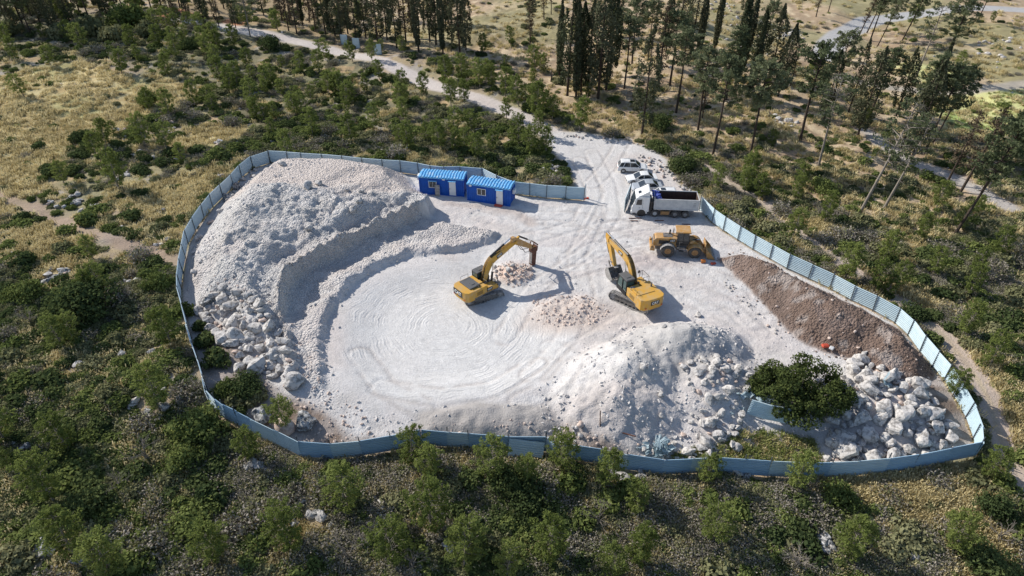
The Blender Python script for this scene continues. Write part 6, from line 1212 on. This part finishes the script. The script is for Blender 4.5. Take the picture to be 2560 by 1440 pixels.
# rubble
ST_ = [rock_mesh(900 + i, sub=1, smooth=False, m='rubble', nz=.2, planes=6) for i in range(6)]; SB = [rock_mesh(920 + i, sub=1, smooth=False, m='soil_clod', nz=.25, planes=6) for i in range(3)]; SP_ = [rock_mesh(930 + i, sub=1, smooth=False, m='pink_rubble', nz=.2, planes=6) for i in range(3)]
x, y = samp(90000, 380, 1180, 430, 2480); a = sdp(x, y, HEAPA); site = sdp(x, y, SITE); fl = sdp(x, y, FLOOR); c = sdp(x, y, HEAPC); bp_ = np.zeros(len(x)); Bc = [(1700, 845, 6.5, 4.2), (1590, 920, 7.5, 5), (1560, 1000, 7.5, 5.5), (1780, 930, 6.5, 6)]
for (q1, q2, rx, ry) in Bc: ax, ay = P(q1, q2, .8); bp_ = np.maximum(bp_, 1 - np.hypot((x - ax) / rx, (y - ay) / ry))
cl = fbm(x, y, 3, 3, 230); be = sdp(x, y, BENCH)
pr = np.where(a > 0, .42 * sst(.3, .6, cl), 0) + np.where(bp_ > 0, .30 * sst(.35, .6, cl), 0) + np.where(be > -.3, .05 + .25 * (be < 1.2), 0) + np.where((site > .4) & (fl < -.3), .025, 0) * (np.max([sdp(x, y, g_) for g_ in INSOIL + [GREYBANK]], 0) < 0) + np.where((fl > -1.2) & (fl < .2), .05, 0)
k = (rg.random(len(x)) < pr) & (site > .25) & (c < 0); n = k.sum()
scatter('white_rubble', 'loose white limestone rubble strewn over the heaps and the edges of the pit', 'rubble', x[k], y[k], .05 + .20 * rg.random(n) ** 3.2, ST_, -.015, 3.1, .7)
k = (c > -.6) & (site > .15) & (rg.random(len(x)) < .12); n = k.sum(); scatter('soil_clods', 'brown clods and stones lying over the brown soil heap', 'soil clods', x[k], y[k], .05 + .17 * rg.random(n) ** 3, SB + SP_[:1], .0, 3.1)
x2, y2 = [], []
d = np.minimum(np.hypot(x - BRK[0], (y - BRK[1]) * 1.1), np.hypot((x - P(1420, 775)[0]) / 1.6, y - P(1420, 775)[1])); ky = pdist(x, y, W([(540, 770), (700, 860), (760, 1000), (900, 1070)])) 
k = (site > .3) & (((d < 2.6) & (rg.random(len(x)) < .5)) | ((ky < 2.5) & (rg.random(len(x)) < .10)) | ((sdp(x, y, INSOIL[0]) > 0) & (rg.random(len(x)) < .04)) | ((sdp(x, y, INSOIL[2]) > 0) & (rg.random(len(x)) < .1))); n = k.sum()
scatter('pink_rubble', 'pinkish broken stone crumbs round the hammered rock and the front of the site', 'rubble', x[k], y[k], .05 + .16 * rg.random(n) ** 2.5, SP_, .0, 3.1)
x, y = samp(14000, pw=.8); ok, dens, gr, fi, fo, px, py = masks(x, y); k = ok & (rg.random(len(x)) < .35 * sst(.55, .7, fbm(x, y, 5, 3, 105))); k2 = (pdist(x, y, ROAD) < 3.4) & (pdist(x, y, ROAD) > 2.0) & (rg.random(len(x)) < .5); k = k | k2; n = k.sum()
scatter('field_stones', 'small pale stones scattered through the scrub and beside the chalk road', 'stones', x[k], y[k], .08 + .30 * rg.random(n) ** 2.5, ST_ + [GROCK[0]], -.02, 3.1)

# ------------------------------------------------------------------ each of a small group gets its own words, counted from left to right
ORD = ['leftmost', 'second from left', 'third from left', 'fourth from left', 'fifth from left', 'sixth from left', 'seventh from left', 'eighth from left', 'ninth from left', 'tenth from left']
bpy.context.view_layer.update(); GR = {}
for o in bpy.data.objects:
    if o.parent is None and o.get('group') and o.get('label') and o['category'] in ('tree', 'boulder', 'shrub', 'rock'): GR.setdefault((o['label'], o['group']), []).append(o)
def emit(vis, lb, words):
    if len(vis) > 8 and not words:                                  # nearer and farther halves, left and right halves
        mx = sorted(v[0] for v in vis)[len(vis) // 2]; my = sorted(v[1] for v in vis)[len(vis) // 2]
        for nm, t in (('front left', lambda v: v[1] >= my and v[0] < mx), ('front right', lambda v: v[1] >= my and v[0] >= mx), ('rear left', lambda v: v[1] < my and v[0] < mx), ('rear right', lambda v: v[1] < my and v[0] >= mx)): emit([v for v in vis if t(v)], lb, nm)
        return
    tail = ', ' + words if words else ''
    if len(vis) > 8:
        s_ = sorted(v[2].scale.x for v in vis); q = s_[len(s_) // 2]
        for nm, t in (('larger', lambda v: v[2].scale.x >= q), ('smaller', lambda v: v[2].scale.x < q)):
            sel_ = sorted([v for v in vis if t(v)], key=lambda v: v[0])
            for k_, v in enumerate(sel_): v[2]['label'] = (ORD[k_] + ' ' if k_ < 10 and len(sel_) <= 10 and len(sel_) > 1 else '') + nm + ' ' + lb + tail
        return
    vis.sort(key=lambda v: v[0])
    for k_, v in enumerate(vis): v[2]['label'] = ((ORD[k_] if k_ < len(vis) - 1 or k_ == 0 else 'rightmost') + ' ' if len(vis) > 1 else '') + lb + tail
for (lb, g), obs in GR.items():
    vis = []
    for o in obs:
        l_ = o.location; px, py = PIX(l_.x, l_.y, l_.z)
        if -150 < px < 2710 and -150 < py < 1650: vis.append((float(px), float(py), o))
    if len(obs) == 1: continue
    emit(vis, lb, '')
